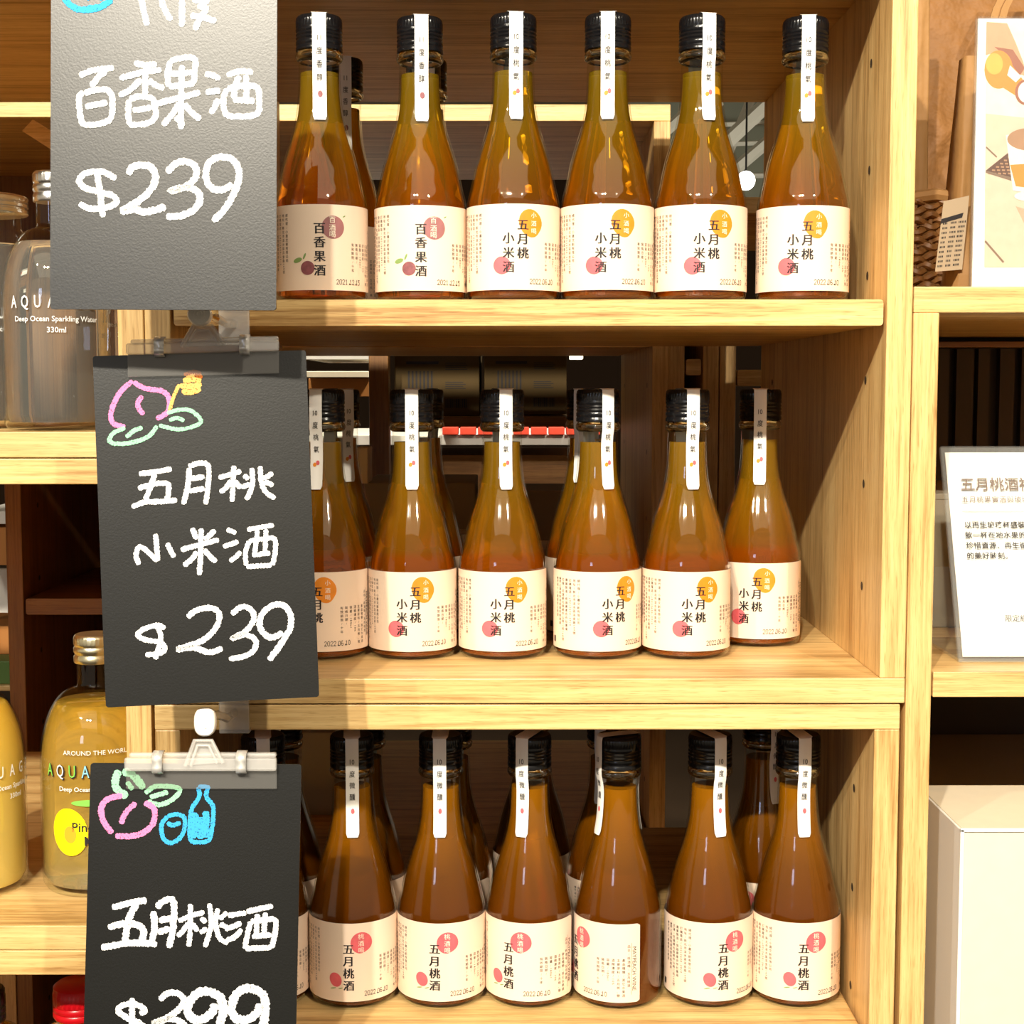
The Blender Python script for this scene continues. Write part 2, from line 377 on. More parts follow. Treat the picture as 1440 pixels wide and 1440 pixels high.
# units behind, turned to the other aisle
def back_unit(x0, x1, z0, z1, y0, y1, label, **k): return shelf_unit(x0, x1, z0, z1, y0, y1, label, **k)
YB = .530
xbr = at(943, 160, YB).x; zt = at(700, 146.5, YB).z
back_unit(xbr-.453, xbr, zt-.453, zt, YB, YB+.40, 'oak shelf cube standing back to back behind the middle cube', shelves=(at(700, 465, YB).z,))
back_unit(xbr-.453, xbr, zt-.906, zt-.4535, YB, YB+.40, 'oak shelf cube behind the bottom row of brown wine bottles', shelves=(at(900, 1170, YB+.01).z,))
xc = at(1012, 560, YB+.03).x
zc = at(1000, 277, YB+.03).z
back_unit(xc-.0, xc+.453, zc-.453, zc, YB+.03, YB+.43, 'oak shelf cube seen behind the right side of the middle cube', mats=('oak_x', 'oak_z'), shelves=(at(1000, 520, YB+.03).z,))
back_unit(xbr+.003, xc-.001, zc-.453, zc, YB+.03, YB+.43, 'narrow oak shelf cube between two others behind the bottles', shelves=(at(1000, 505, YB+.03).z,), back='dark_oak_z')
# behind the left column
zl = at(30, 141, YB).z; xq = at(8, 760, YB).x
back_unit(xq, xbr-.4545, z4-.50, z4-.0005, YB, YB+.40, 'dark stained shelf cube behind the left column', mats=('dark_oak_x', 'dark_oak_z'), shelves=(at(100, 842, YB).z,), back='dark_oak_z')
xw = at(24, 1400, YB).x
back_unit(xw, xbr-.4545, z4-.96, z4-.5012, YB, YB+.40, 'dark stained shelf cube low behind the red capped bottle', mats=('dark_oak_x', 'dark_oak_z'), back='dark_oak_z')
back_unit(xw-.3, xw-.001, z4-.96, z4-.5012, YB, YB+.02, 'pale oak panel low at the far left edge', back='oak_x')
back_unit(xq-.25, xbr-.4545, z4, zl, YB, YB+.40, 'brown stained shelf cube behind the clear water bottles', mats=('oak_x', 'dark_oak_z'), back='dark_oak_z')

# ------------------------------------------------------------------ wine bottles
R0 = .0285; HB = .1733
PROF = [(.0235, 0), (.0258, .0003), (.0272, .0016), (.0281, .0038), (.0285, .0065), (.0285, .0580), (.0282, .0618), (.0276, .0650), (.0268, .0680), (.0257, .0730), (.0243, .0795), (.0226, .0860), (.0206, .0925),
        (.0186, .0985), (.0168, .1045), (.0153, .1105), (.0142, .1165), (.0136, .1215), (.0131, .1280), (.0128, .1360), (.0126, .1450), (.0126, .1468), (.0137, .1476), (.0143, .1490), (.0143, .1502), (.0137, .1515), (.0129, .1520), (.0129, .1540)]
def rad(z):
    for (r0, z0), (r1, z1) in zip(PROF, PROF[1:]):
        if z0 <= z <= z1 and z1 > z0: return r0+(r1-r0)*(z-z0)/(z1-z0)
    return PROF[-1][0]
LIQTOP = .1395
def lab(rr):                       # label space (arc mm, height m) -> cylinder
    return lambda x, y: (rr*math.sin(x/R0), -rr*math.cos(x/R0), y)
MM = .001
def zc_(y): return .0576-(y-146)/21400.
COLS_L = ['總代理／小農文創有限公司', '地址／新北市淡水區淡金路149號', '訂購電話／(02)2620-3919', '農藝製造／恆器農產合作社農場', '花蓮／花蓮縣光復鄉中山路二段168號', '◆禁止酒駕飲酒過量有害健康', '◆未滿十八歲者禁止飲酒']
COLS_R = ['有效期限／十年', '裝瓶日期／', '容量／180ml', '酒精濃度／10%', '主要原料／五月桃、糖', '產品種類／其它水果酒', '品名／桃酒喝・五月桃酒']
def column(mb, txt, x, ytop, size, pitch, mp, mi):
    y = ytop
    for ch in txt:
        k = pitch*(.58 if not is_cjk(ch) else 1)
        if ch == '／': put(mb, '/', x, y-pitch/2, size*.9, mp, mi)
        elif is_cjk(ch): put(mb, ch, x, y-pitch/2, size, mp, mi)
        else: put(mb, ch, x, y-k/2, size*.95, mp, mi, rot=-PI/2)
        y -= k
def make_label(kind, parent):
    a0, a1 = -2.25, 1.70; z0, z1 = .0066, .0576
    q = MB(); n = 60; vs = []
    for i in range(n+1):
        a = a0+(a1-a0)*i/n
        c = .0012 if i in (0, n) else 0
        for z in (z0+c, z1-c): vs.append(((R0+.00025)*math.sin(a), -(R0+.00025)*math.cos(a), z))
    q.add(vs, [(2*i, 2*i+2, 2*i+3, 2*i+1) for i in range(n)])
    lb = q.build('label', 'label_paper', parent, smooth='all')
    q = MB(); m1, m2, m3 = lab(R0+.00042), lab(R0+.00058), lab(R0+.00074)
    mats = ['ink', 'ink_grey', 'print_orange', 'print_pink', 'print_plum', 'print_mauve', 'print_leaf', 'print_cream']
    if kind == 'millet':
        blob(q, 10.9*MM, zc_(398), 7.2*MM, 8.6*MM, m1, 2, rot=.42, egg=.15, dent=.12)
        blob(q, -6.9*MM, zc_(925), 5.3*MM, 5.3*MM, m1, 3)
        for ch, y in zip('五月桃', (410, 590, 770)): put(q, ch, 5.7*MM, zc_(y), 7.1*MM, m2, 0, song=True)
        for ch, y in zip('小米酒', (580, 765, 945)): put(q, ch, -2.9*MM, zc_(y), 7.1*MM, m2, 0, song=True)
        for ch, y in zip('小酒喝', (290, 395, 490)): put(q, ch, 12.3*MM, zc_(y), 3.6*MM, m3, 7)
        date = '2022.06.10'
    elif kind == 'passion':
        blob(q, 8.2*MM, zc_(435), 6.9*MM, 6.9*MM, m1, 5)
        blob(q, -7.3*MM, zc_(955), 4.2*MM, 4.2*MM, m1, 4)
        blob(q, -13.6*MM, zc_(855), 2.9*MM, 1.4*MM, m1, 6, rot=.3); blob(q, -9.2*MM, zc_(805), .6*MM, 2.0*MM, m1, 6, rot=-.4)
        blob(q, 15.2*MM, zc_(292), 1.0*MM, .35*MM, m1, 6, rot=.5)
        for ch, y in zip('百香果酒', (450, 625, 805, 985)): put(q, ch, 0, zc_(y), 7.1*MM, m2, 0, song=True)
        for ch, y in zip('百酒喝', (340, 440, 525)): put(q, ch, 7.6*MM, zc_(y), 4.2*MM, m3, 7)
        date = '2021.12.15'
    else:
        blob(q, 8.2*MM, zc_(420), 6.9*MM, 7.0*MM, m1, 3, dent=.10)
        blob(q, -8.6*MM, zc_(935), 4.0*MM, 4.7*MM, m1, 3, rot=.4)
        blob(q, -10.2*MM, zc_(1055), 2.0*MM, .35*MM, m1, 6, rot=.2); blob(q, -5.2*MM, zc_(1050), 1.6*MM, .3*MM, m1, 6, rot=.3)
        for ch, y in zip('五月桃酒', (500, 670, 840, 1010)): put(q, ch, 0, zc_(y), 7.1*MM, m2, 0, song=True)
        for ch, y in zip('桃酒喝', (330, 425, 520)): put(q, ch, 7.9*MM, zc_(y), 4.0*MM, m3, 7)
        date = '2022.06.10'
    for i, t in enumerate(COLS_L): column(q, t, (-21.6-3.15*i)*MM, .0528, 2.05*MM, 2.45*MM, m1, 1)
    for i, t in enumerate(COLS_R): column(q, t, (21.2+3.3*i)*MM, .0355 if i < 6 else .0445, 2.1*MM, 2.55*MM, m1, 1)
    q.add([m1((42.6)*MM, .0115), m1(42.8*MM, .0115), m1(42.8*MM, .0455), m1(42.6*MM, .0455)], [(0, 1, 2, 3)], 1)
    put(q, 'MAYPEACH WINE', 44.6*MM, .0285, 3.6*MM, m1, 1, rot=-PI/2, sx=1.0)
    q.add([m1(-46.5*MM, .010), m1(-43.5*MM, .010), m1(-43.5*MM, .014), m1(-46.5*MM, .014)], [(0, 1, 2, 3)], 0)
    q.build('label_print', mats, lb)
    # date stamped in small dots
    q = MB(); vs5 = {'0': '01110100011000110001100011000101110', '1': '00100011000010000100001000010001110', '2': '01110100010000100010001000100011111', '5': '11111100001111000001000011000101110', '6': '01110100001000011110100011000101110', '.': '00000000000000000000000000011000110'}
    x = 10.0*MM; d = .30*MM; h = .46*MM
    for ch in date:
        w5 = .33*MM
        for k, b in enumerate(vs5[ch]):
            if b == '1':
                cx = x+(k % 5)*w5; cy = .0103+(6-k//5)*h+.0000
                q.add([m1(cx-d*.55, cy-d*.72), m1(cx+d*.55, cy-d*.72), m1(cx+d*.55, cy+d*.72), m1(cx-d*.55, cy+d*.72)], [(0, 1, 2, 3)])
        x += (1.0 if ch == '.' else 1.95)*MM
    q.build('date_stamp', 'ink', lb)
def make_strip(kind, parent):
    path = []                          # (radius, z) from the lower front end up
    ztip = .1095
    zs = [ztip, .116, .122, .130, .138]
    path = [(rad(z)+.0006, z) for z in zs]+[(.0140, .1440), (.0150, .1478), (.0151, .1510), (.01495, .1560), (.01485, .1600), (.01485, .1715), (.0143, .1736), (.0125, HB+.0006), (.006, HB+.0007), (0, HB+.0007)]
    path = path+[(-r, z) for r, z in path[::-1][1:]]
    L = [0]
    for (r0, z0), (r1, z1) in zip(path, path[1:]): L.append(L[-1]+math.hypot(r1-r0, z1-z0))
    W = .0106
    def pos(u, s, off=0):
        s = max(0, min(L[-1], s))
        for i in range(len(path)-1):
            if s <= L[i+1]+1e-9: break
        t = (s-L[i])/(L[i+1]-L[i]); r = path[i][0]+(path[i+1][0]-path[i][0])*t; z = path[i][1]+(path[i+1][1]-path[i][1])*t
        sg = 1 if r >= 0 else -1; top = z > HB
        if top: return (u, -r, z+off)
        rr = abs(r); a = u/max(rr, .012); a *= .8
        return ((rr+off)*math.sin(a), -sg*((rr+off)*math.cos(a)), z)
    q = MB(); n = 64; cols = 6; vs = []
    for j in range(n+1):
        s = L[-1]*j/n; e = .0 if 0 < j < n else .0011
        for i in range(cols+1): vs.append(pos((-W/2+e)+(W-2*e)*i/cols, s if 0 < j < n else s))
    q.add(vs, [(j*(cols+1)+i, j*(cols+1)+i+1, (j+1)*(cols+1)+i+1, (j+1)*(cols+1)+i) for j in range(n) for i in range(cols)])
    st = q.build('seal_strip', 'paper', parent, smooth=True)
    q = MB(); mp = lambda u, v: pos(u, v, .0003)
    # v measured along the strip from the lower tip
    if kind == 'passion': t = ['11', '度', '香', '醇']
    elif kind == 'millet': t = ['10', '度', '桃', '氣']
    else: t = ['10', '度', '微', '醺']
    for k, ch in enumerate(t): put(q, ch, 0, .0492-.0078*k, .0046, mp, 0, bold=.004)
    if kind == 'passion': blob(q, .0004, .0158, .0018, .0020, mp, 4)
    elif kind == 'millet': blob(q, -.0012, .0160, .0015, .0013, mp, 2, rot=.5); blob(q, .0013, .0172, .0014, .0015, mp, 3)
    else: blob(q, .0002, .0168, .0014, .0017, mp, 3)
    q.build('strip_print', ['ink', 'ink_grey', 'print_orange', 'print_pink', 'print_plum'], st)
    return st
def make_bottle(kind, liq):
    e = empty('wine_bottle')
    q = MB(); q.lathe(PROF, 56, cap1=False); q.build('glass_body', 'bottle_glass', e, smooth='all')
    q = MB(); p = [(r-.0011, max(z, .0022)) for r, z in PROF if z < .1395 and z > .001]; p[0] = (.0245, .0024)
    p += [(rad(LIQTOP)-.0011, LIQTOP)]; q.lathe(p, 48); q.build('liquid', liq, e, smooth=True)
    q = MB(); cp = [(.0136, .1525), (.0142, .1528), (.0142, .1548), (.01385, .1553), (.01385, .1557), (.0142, .1562), (.0142, .1580), (.01375, .1590), (.0142, .1600), (.01375, .1612), (.0142, .1622), (.01375, .1634), (.0142, .1643), (.0142, .1655),
                    (.01395, .1662), (.01415, .1667), (.01415, .1702), (.0138, .1722), (.0129, .1733)]
    q.lathe(cp, 120, wob=lambda j, i: (-.022 if (i % 3 == 0 and 15 <= j <= 17) else 0)); q.build('screw_cap', 'cap_black', e, smooth=True)
    q = MB(); q.lathe([(.0126, .1462), (.0134, .1468), (.0140, .1474), (.01445, .1486), (.01445, .1500), (.0140, .1512), (.0133, .1519), (.0131, .1526), (.0112, .1526), (.0112, .1462), (.0126, .1462)], 48, cap0=False, cap1=False)
    q.build('collar_ring', 'solid_glass', e, smooth='all')
    make_label(kind, e); make_strip(kind, e)
    return e
PROTO = {}
GRP = {'passion': 'passion fruit wine bottles on the top shelf', 'millet1': 'peach millet wine bottles on the top shelf', 'millet2': 'peach millet wine bottles on the middle shelf', 'peach': 'brown peach wine bottles on the bottom shelf'}
def place(key, px, Y, zb, lrot, srot, label):
    kind = {'passion': 'passion', 'millet1': 'millet', 'millet2': 'millet', 'peach': 'peach'}[key]
    if key not in PROTO:
        o = make_bottle(kind, {'passion': 'wine_gold', 'millet1': 'wine_gold', 'millet2': 'wine_amber', 'peach': 'wine_brown'}[key]); PROTO[key] = o
        CH[o] = [q for q in C.objects if q.parent == o]
    else: o = copy_tree(PROTO[key])
    x = unX(px, Y, zb+.032); phi = math.atan2(x, Y+D); o.location = (x, Y, zb); o.rotation_euler = (0, 0, -phi)
    for ch in [q for q in C.objects if q.parent == o]:
        if ch.name.startswith('label'): ch.rotation_euler = (0, 0, math.radians(lrot))
        elif ch.name.startswith('seal_strip'): ch.rotation_euler = (0, 0, math.radians(srot))
    tag(o, label, 'bottle', GRP[key])
E1 = Z1+.0001; E2 = Z2+.0001; E3 = Z3+.0001
place('passion', 452, .047, E1, -2, 0, 'passion fruit wine bottle on the top shelf partly behind the grey chalkboard')
place('passion', 592, .052, E1, 0, 4, 'passion fruit wine bottle with purple fruit label, second in the top front row')
place('passion', 484, .168, E1, -30, 8, 'bottle mostly hidden behind the leftmost passion fruit wine bottle')
place('passion', 601, .170, E1, 20, 6, 'bottle almost fully hidden behind the second passion fruit wine bottle')
place('millet1', 722, .0446, E1, 0, 7, 'golden peach millet wine on the top shelf beside the passion fruit bottles')
place('millet1', 853.5, .0446, E1, -1.5, 0, 'golden peach millet wine, fourth bottle from left in the top front row')
place('millet1', 984.5, .048, E1, 5, 18, 'golden peach millet wine, fifth bottle in the top front row, its strip turned right')
place('millet1', 1128.5, .053, E1, -5.5, 8, 'golden peach millet wine at the right end of the top row, spaced apart')
place('millet2', 457, .085, E2, -21, -19, 'amber bottle on the middle shelf cut off by the middle chalkboard')
place('millet2', 580.5, .085, E2, -8, 0, 'amber peach millet wine, second bottle in the middle front row')
place('millet2', 706.5, .085, E2, -2.5, 10, 'amber peach millet wine, third bottle in the middle front row')
place('millet2', 840, .085, E2, 19, 27, 'amber peach millet wine in the middle row with label turned right')
place('millet2', 964.5, .085, E2, 7.5, 15, 'amber peach millet wine at the right end of the middle front row')
place('millet2', 1066, .133, E2, -13, 0, 'amber peach millet wine standing further back at the right of the middle shelf')
place('millet2', 480, .165, E2, 22, 25, 'bottle behind the leftmost visible amber bottle of the middle row')
place('millet2', 597, .165, E2, 10, 150, 'bottle hidden behind the second amber bottle of the middle row')
place('millet2', 824, .155, E2, 35, 160, 'bottle behind the fourth amber bottle, its label edge showing on the left')
place('peach', 374, .065, E3, 0, 0, 'brown peach wine bottle half hidden behind the black chalkboard')
place('peach', 497.5, .065, E3, -6.6, 0, 'brown peach wine crossed by the shadow edge beside the black chalkboard')
place('peach', 621, .065, E3, -8.8, -3, 'brown peach wine, second full bottle of the bottom row')
place('peach', 744.5, .065, E3, -27.5, -20, 'brown peach wine in the bottom row with its label turned left')
place('peach', 868.5, .063, E3, -68, -62, 'brown peach wine turned sideways showing the edge of its label')
place('peach', 996, .065, E3, 19.6, 28, 'brown peach wine in the bottom row beside the sideways bottle, strip turned right')
place('peach', 1118.5, .065, E3, 10.8, 18, 'brown peach wine at the right end of the bottom front row')
for px, l in ((400, 'dim bottle in the back row behind the top edge of the black chalkboard'), (515, 'dim bottle in the back row behind the first full brown bottle'), (636, 'dim bottle in the back row behind the second full brown bottle'),
              (748, 'dim bottle in the back row behind the left-turned brown bottle'), (853, 'dim bottle in the back row behind the sideways brown bottle'), (1070, 'dim bottle in the back row between the two rightmost brown bottles')):
    place('peach', px, .142 if px != 748 else .196, E3, random.uniform(-40, 40), random.choice((160, 20)) if px != 1070 else 38, l)

# ------------------------------------------------------------------ soda and water bottles on the left
def soda_bottle(px, py_base, Y, zb, r, h, capr, liqm, capm, label, txtcol, full=True, rot=0, neck=.030, wide=False, cloudy=False, print_=None):
    e = empty('soda_bottle', (unX(px, Y, zb+h*.4), Y, zb), 0)
    cz = h-neck*.62
    sh = h-neck*1.15
    pr = [(r*.80, 0), (r*.93, .0008), (r*.985, .004), (r, .010), (r, sh*.60)]
    for k in range(1, 13):
        t = k/12*PI/2; pr.append((capr*.88+(r-capr*.88)*math.cos(t), sh*.60+(sh*.40)*math.sin(t)**.92))
    pr += [(capr*.86, sh+.003), (capr*.86, cz+.002)]
    q = MB(); q.lathe(pr, 56, cap1=False); q.build('glass_body', 'bottle_glass', e, smooth='all')
    lt = sh*.93
    lp = [(a-.0010, max(z, .005)) for a, z in pr if z < lt]; lp[0] = (r*.75, .0049)
    def rr(z):
        for (r0, z0), (r1, z1) in zip(pr, pr[1:]):
            if z0 <= z <= z1 and z1 > z0: return r0+(r1-r0)*(z-z0)/(z1-z0)
    lp.append((rr(lt)-.0018, lt)); lp = [p for i, p in enumerate(lp) if i == 0 or p[1] > lp[i-1][1]]
    q = MB(); q.lathe(lp, 48); q.build('liquid', liqm, e, smooth=True)
    c0 = cz; H = h-cz
    cp = [(capr*.97, c0), (capr, c0+H*.05), (capr, c0+H*.22), (capr*.95, c0+H*.28), (capr*.95, c0+H*.32), (capr, c0+H*.38), (capr, c0+H*.52), (capr*.95, c0+H*.58), (capr*.99, c0+H*.64), (capr, c0+H*.68), (capr, c0+H*.86), (capr*.96, c0+H*.95), (capr*.88, c0+H)]
    q = MB(); q.lathe(cp, 96, wob=lambda j, i: (-.02 if (i % 3 == 0 and 9 <= j <= 10) else 0)); q.build('screw_cap', capm, e, smooth=True)
    phi = math.atan2(e.location.x, Y+D)
    def mp(x, z): a = x/r-phi+math.radians(rot); return ((r+.0004)*math.sin(a), -(r+.0004)*math.cos(a), z)
    if print_: print_(e, mp, r, h)
    return tag(e, label, 'bottle', 'glass soda bottles in the left column')
def p_clear(e, mp, r, h):
    q = MB(); z = h*.49
    x = -r*.83
    for ch in 'AQUAGEL': put(q, ch, x, z, .0105, mp, 0, sx=.62, bold=.012); x += r*.25
    put(q, 'Deep Ocean Sparkling Water', 0, z-.0102, .0046, mp, 0, sx=.95, bold=.012); put(q, '330ml', 0, z-.0168, .0046, mp, 0, bold=.012)
    q.build('glass_print', ['white_ink'], e)
def p_fruit(e, mp, r, h):
    q = MB(); z = h*.50
    x = -r*.91
    for i, ch in enumerate('AQUAGEL'):
        put(q, ch, x+.0004, z-.0004, .0115, mp, 3, sx=.68, bold=.03); x += r*.235
    x = -r*.91
    mp2 = lambda a, b: tuple(Vector(mp(a, b))+Vector(mp(a, b)).to_2d().to_3d().normalized()*.0003)
    for i, ch in enumerate('AQUAGEL'):
        put(q, ch, x, z, .0115, mp2, (1, 0, 1, 2, 1, 0, 2)[i], sx=.62, bold=.0); x += r*.235
    put(q, 'AROUND THE WORLD', 0, z+.0120, .0042, mp2, 0, bold=.0)
    put(q, 'Deep Ocean Sparkling Water', 0, z-.0115, .0042, mp2, 0, bold=.012)
    blob(q, -r*.10, z-.0205, .0135, .0022, mp, 1, n=20)
    blob(q, -r*.52, z-.0395, .0122, .0155, mp, 4, rot=.12); blob(q, -r*.50, z-.0410, .0042, .0055, mp2, 5)
    put(q, 'Pineapple', -r*.02, z-.0360, .0085, mp2, 3, bold=.01); put(q, 'Mango', r*.06, z-.0450, .0085, mp2, 3, bold=.01)
    q.build('glass_print', ['white_ink', 'print_lime', 'print_sky', 'ink', 'print_yellow', 'print_amber'], e)
flat('print_lime', (.25, .72, .10), .5); flat('print_sky', (.30, .70, .82), .5); flat('print_yellow', (.98, .86, .0), .5); flat('print_amber', (.80, .38, .02), .5)
ZL1 = zb+T+.0001; ZL2 = z5+.0003+T+.0001
rw = .0322
soda_bottle(80, 605, .045, ZL1, .0325, .158, .0122, 'water', 'cap_silver', 'clear sparkling water bottle with small silver cap beside the grey chalkboard', None, print_=p_clear, neck=.030)
soda_bottle(-22, 600, .095, ZL1, .0325, .150, .0300, 'water', 'cap_silver', 'clear water jar with a wide silver lid at the left edge', None, print_=p_clear, neck=.020, rot=38)
soda_bottle(178, 600, .13, ZL1, .0340, .158, .0122, 'water', 'cap_silver', 'clear sparkling water bottle glimpsed between the two upper chalkboards', None, print_=p_clear, neck=.030)
hy = .158
soda_bottle(138, 1250, .085, ZL2, .0365, .166, .0136, 'soda_yellow', 'cap_gold', 'pineapple mango soda bottle with pale gold cap and yellow ring print', None, print_=p_fruit, neck=.030)
soda_bottle(-46, 1265, .075, ZL2, .0375, .166, .0136, 'soda_cloudy', 'cap_gold', 'cloudy yellow soda bottle cut off by the left edge', None, print_=p_clear, neck=.030, rot=52)
# spirits at the very bottom left, only their tops in view
zf = z5-.4535+T
def spirit(px, py_top, Y, r, capr, caph, capm, label, necklen, bodym='whisky'):
    top = at(px, py_top, Y); h = .20; zbt = top.z-h
    e = empty('spirit_bottle', (top.x, Y, zbt))
    c0 = h-caph; pr = [(r*.8, 0), (r*.96, .001), (r, .006), (r, c0-necklen-.026)]
    for k in range(1, 9):
        t = k/8*PI/2; pr.append((capr*.8+(r-capr*.8)*math.cos(t), c0-necklen-.026+.026*math.sin(t)))
    pr.append((capr*.8, c0+.002))
    q = MB(); q.lathe(pr, 48, cap1=False); q.build('glass_body', 'bottle_glass', e, smooth='all')
    lp = [(a-.0018, max(z, .004)) for a, z in pr if z < c0-necklen]; lp = [p for i, p in enumerate(lp) if i == 0 or p[1] > lp[i-1][1]]
    q = MB(); q.lathe(lp, 40); q.build('liquid', bodym, e, smooth=True)
    cp = [(capr*.96, c0), (capr, c0+caph*.05), (capr, c0+caph*.16), (capr*.96, c0+caph*.2), (capr, c0+caph*.24), (capr, c0+caph*.36), (capr*.96, c0+caph*.40), (capr, c0+caph*.44), (capr, c0+caph*.60), (capr, c0+caph*.74), (capr*.97, c0+caph*.78), (capr*.97, c0+caph*.92), (capr*.84, c0+caph)]
    q = MB(); q.lathe(cp, 96, wob=lambda j, i: (-.03 if (i % 3 == 0 and 8 <= j <= 9) else 0)); q.build('screw_cap', capm, e, smooth=True)
    return tag(e, label, 'bottle', 'amber bottles at the bottom left')
spirit(110, 1381, .07, .034, .0165, .022, 'cap_red', 'amber bottle with a glossy red screw cap at the bottom left', .006)
spirit(-12, 1388, .05, .027, .0085, .022, 'cap_black', 'amber bottle with dark stopper at the bottom left corner', .004)

# ------------------------------------------------------------------ chalkboards and their clips
def catmull(pts, n=6):
    if len(pts) < 3: 
        (a, b) = pts[0], pts[-1]; return [(a[0]+(b[0]-a[0])*k/8, a[1]+(b[1]-a[1])*k/8) for k in range(9)]
    P = [pts[0]]+list(pts)+[pts[-1]]; out = []
    for i in range(1, len(P)-2):
        for k in range(n):
            t = k/n; o = []
            for d in (0, 1):
                p0, p1, p2, p3 = P[i-1][d], P[i][d], P[i+1][d], P[i+2][d]
                o.append(.5*(2*p1+(p2-p0)*t+(2*p0-5*p1+4*p2-p3)*t*t+(3*p1-p0-3*p2+p3)*t**3))
            out.append(tuple(o))
    return out+[pts[-1]]
def stroke(mb, pts, wd, mp, mi, lift=0, curve=True, seed=0):
    """ribbon of chalk with a crumbly edge; pts in local board units, wd full width"""
    rnd = random.Random(seed+int(pts[0][0]*1e5) % 9973)
    c = catmull(pts) if curve else pts
    # resample
    L = [0]
    for a, b in zip(c, c[1:]): L.append(L[-1]+math.dist(a, b))
    if L[-1] < 1e-6: return
    n = max(4, int(L[-1]/(wd*.16))); q = []
    j = 0
    for k in range(n+1):
        s = L[-1]*k/n
        while j < len(L)-2 and L[j+1] < s: j += 1
        t = (s-L[j])/max(1e-9, L[j+1]-L[j]); q.append((c[j][0]+(c[j+1][0]-c[j][0])*t, c[j][1]+(c[j+1][1]-c[j][1])*t))
    le = []; ri = []
    for k, p in enumerate(q):
        a, b = q[max(0, k-1)], q[min(n, k+1)]; dx, dy = b[0]-a[0], b[1]-a[1]; l = math.hypot(dx, dy) or 1
        nx, ny = -dy/l, dx/l; s = L[-1]*k/n; e = min(1, (min(s, L[-1]-s)+wd*.12)/(wd*.42)); e = math.sqrt(max(0, min(1, e)))
        wl = wd/2*e*(1+rnd.uniform(-.22, .16)); wr = wd/2*e*(1+rnd.uniform(-.22, .16))
        le.append((p[0]+nx*wl, p[1]+ny*wl)); ri.append((p[0]-nx*wr, p[1]-ny*wr))
    vs = [mp(*p, lift) for p in le]+[mp(*p, lift) for p in ri]; m_ = n+1
    mb.add(vs, [(k, k+1, m_+k+1, m_+k) for k in range(n)], mi)
CHM = ['chalk_white', 'chalk_pink', 'chalk_green', 'chalk_orange', 'chalk_blue', 'chalk_rust']
def chalkboard(pose, label, writing, drawing, scale, org, wdef):
    """rigid card: centre, tilt (rx, ry, rz), width and height"""
    cx, cy, cz, rx, ry, rz, W, H = pose
    Rm = Matrix.Rotation(rz, 3, 'Z') @ Matrix.Rotation(rx, 3, 'X') @ Matrix.Rotation(ry, 3, 'Y')
    ux, uy, un = Rm @ Vector((1, 0, 0)), Rm @ Vector((0, 0, 1)), Rm @ Vector((0, -1, 0))
    B0 = Vector((cx, cy, cz))-ux*W/2-uy*H/2
    e = empty('chalkboard_sign', B0); th = .0016
    def mp(x, y, l=0): return ux*x+uy*y+un*l
    q = MB(); r = .0015; poly = []
    for cx, cy, s0 in ((W-r, H-r, 0), (r, H-r, 1), (r, r, 2), (W-r, r, 3)):
        for k in range(4): t = PI/2*(s0+k/3); poly.append(mp(cx+r*math.cos(t), cy+r*math.sin(t), 0))
    q.prism(poly, un*-th); q.build('board', 'chalkboard', e)
    def px2(p):                                  # photograph pixel -> board units
        X, Y_ = org[0]+p[0]/scale, org[1]+p[1]/scale; d = ray(X, Y_); t = (B0-EYE).dot(un)/d.dot(un); P = EYE+d*t-B0
        return (P.dot(ux), P.dot(uy))
    k = (EYE-B0).length/F
    for nm, items in (('chalk_writing', writing), ('chalk_drawing', drawing)):
        if not items: continue
        q = MB()
        for i, it in enumerate(items):
            wd, mi, pts = it; pts2 = [px2(p) for p in pts]
            stroke(q, pts2, (wd or wdef)*k, mp, mi, lift=.00025+.000012*(i % 14), seed=i)
        q.build(nm, CHM, e)
    tag(e, label, 'sign', 'hand-written chalkboard price signs')
    return e, px2, mp, k, un
def S(txt, wd=None, mi=0):
    """strokes: 'x,y x,y; x,y x,y'"""
    return [(wd, mi, [tuple(float(a) for a in p.split(',')) for p in s.split()]) for s in txt.split(';') if s.strip()]
# first board (100% passion fruit wine, $239)
W1 = S('712,-20 745,130; 812,-20 835,50 868,104; 922,-10 922,136; 975,0 1060,8; 1000,30 1045,44 1010,100 985,152; 965,78 1030,90 1095,110')
W1 += S('402,384 470,358 578,345; 540,360 500,390 462,440; 425,468 402,490 404,560 414,612 440,634 530,620 566,590 568,500 548,458 490,456 428,472; 432,540 545,520')
W1 += S('680,318 735,330 795,325; 606,398 700,372 818,354; 738,325 736,480; 716,402 660,455 602,485; 752,405 790,432 832,450; 655,505 650,570 658,622 690,632 760,620 788,585 780,520 764,496 700,490 655,505; 672,560 770,545')
W1 += S('862,308 850,370 852,440; 862,308 940,292 988,302 986,360 982,424; 862,376 980,366; 855,440 985,424; 922,330 918,500 916,655; 792,526 900,498 1015,468; 910,520 880,570 824,636; 936,525 965,565 1016,606; 890,590 930,640')
W1 += S('1038,374 1080,384 1116,400; 1042,470 1116,458; 1104,500 1090,540 1064,575; 1148,382 1215,362 1282,368; 1150,450 1132,500 1140,568 1180,590 1300,578 1312,500 1300,442 1220,436 1150,452; 1212,385 1190,440 1185,500; 1246,380 1248,450 1246,505; 1180,506 1290,512')
W1 += S('588,908 545,880 495,868 430,880 402,916 430,950 510,975 570,990 592,1020 560,1044 490,1058 440,1052 402,1030; 490,860 505,960 522,1100')
W1 += S('650,885 672,846 720,836 768,850 788,900 762,962 700,1020 620,1068 680,1060 730,1074 790,1062 840,1048', 36)
W1 += S('846,876 890,830 940,818 985,838 994,890 950,940 858,972 930,950 990,962 1014,1004 990,1056 920,1092 842,1098', 34)
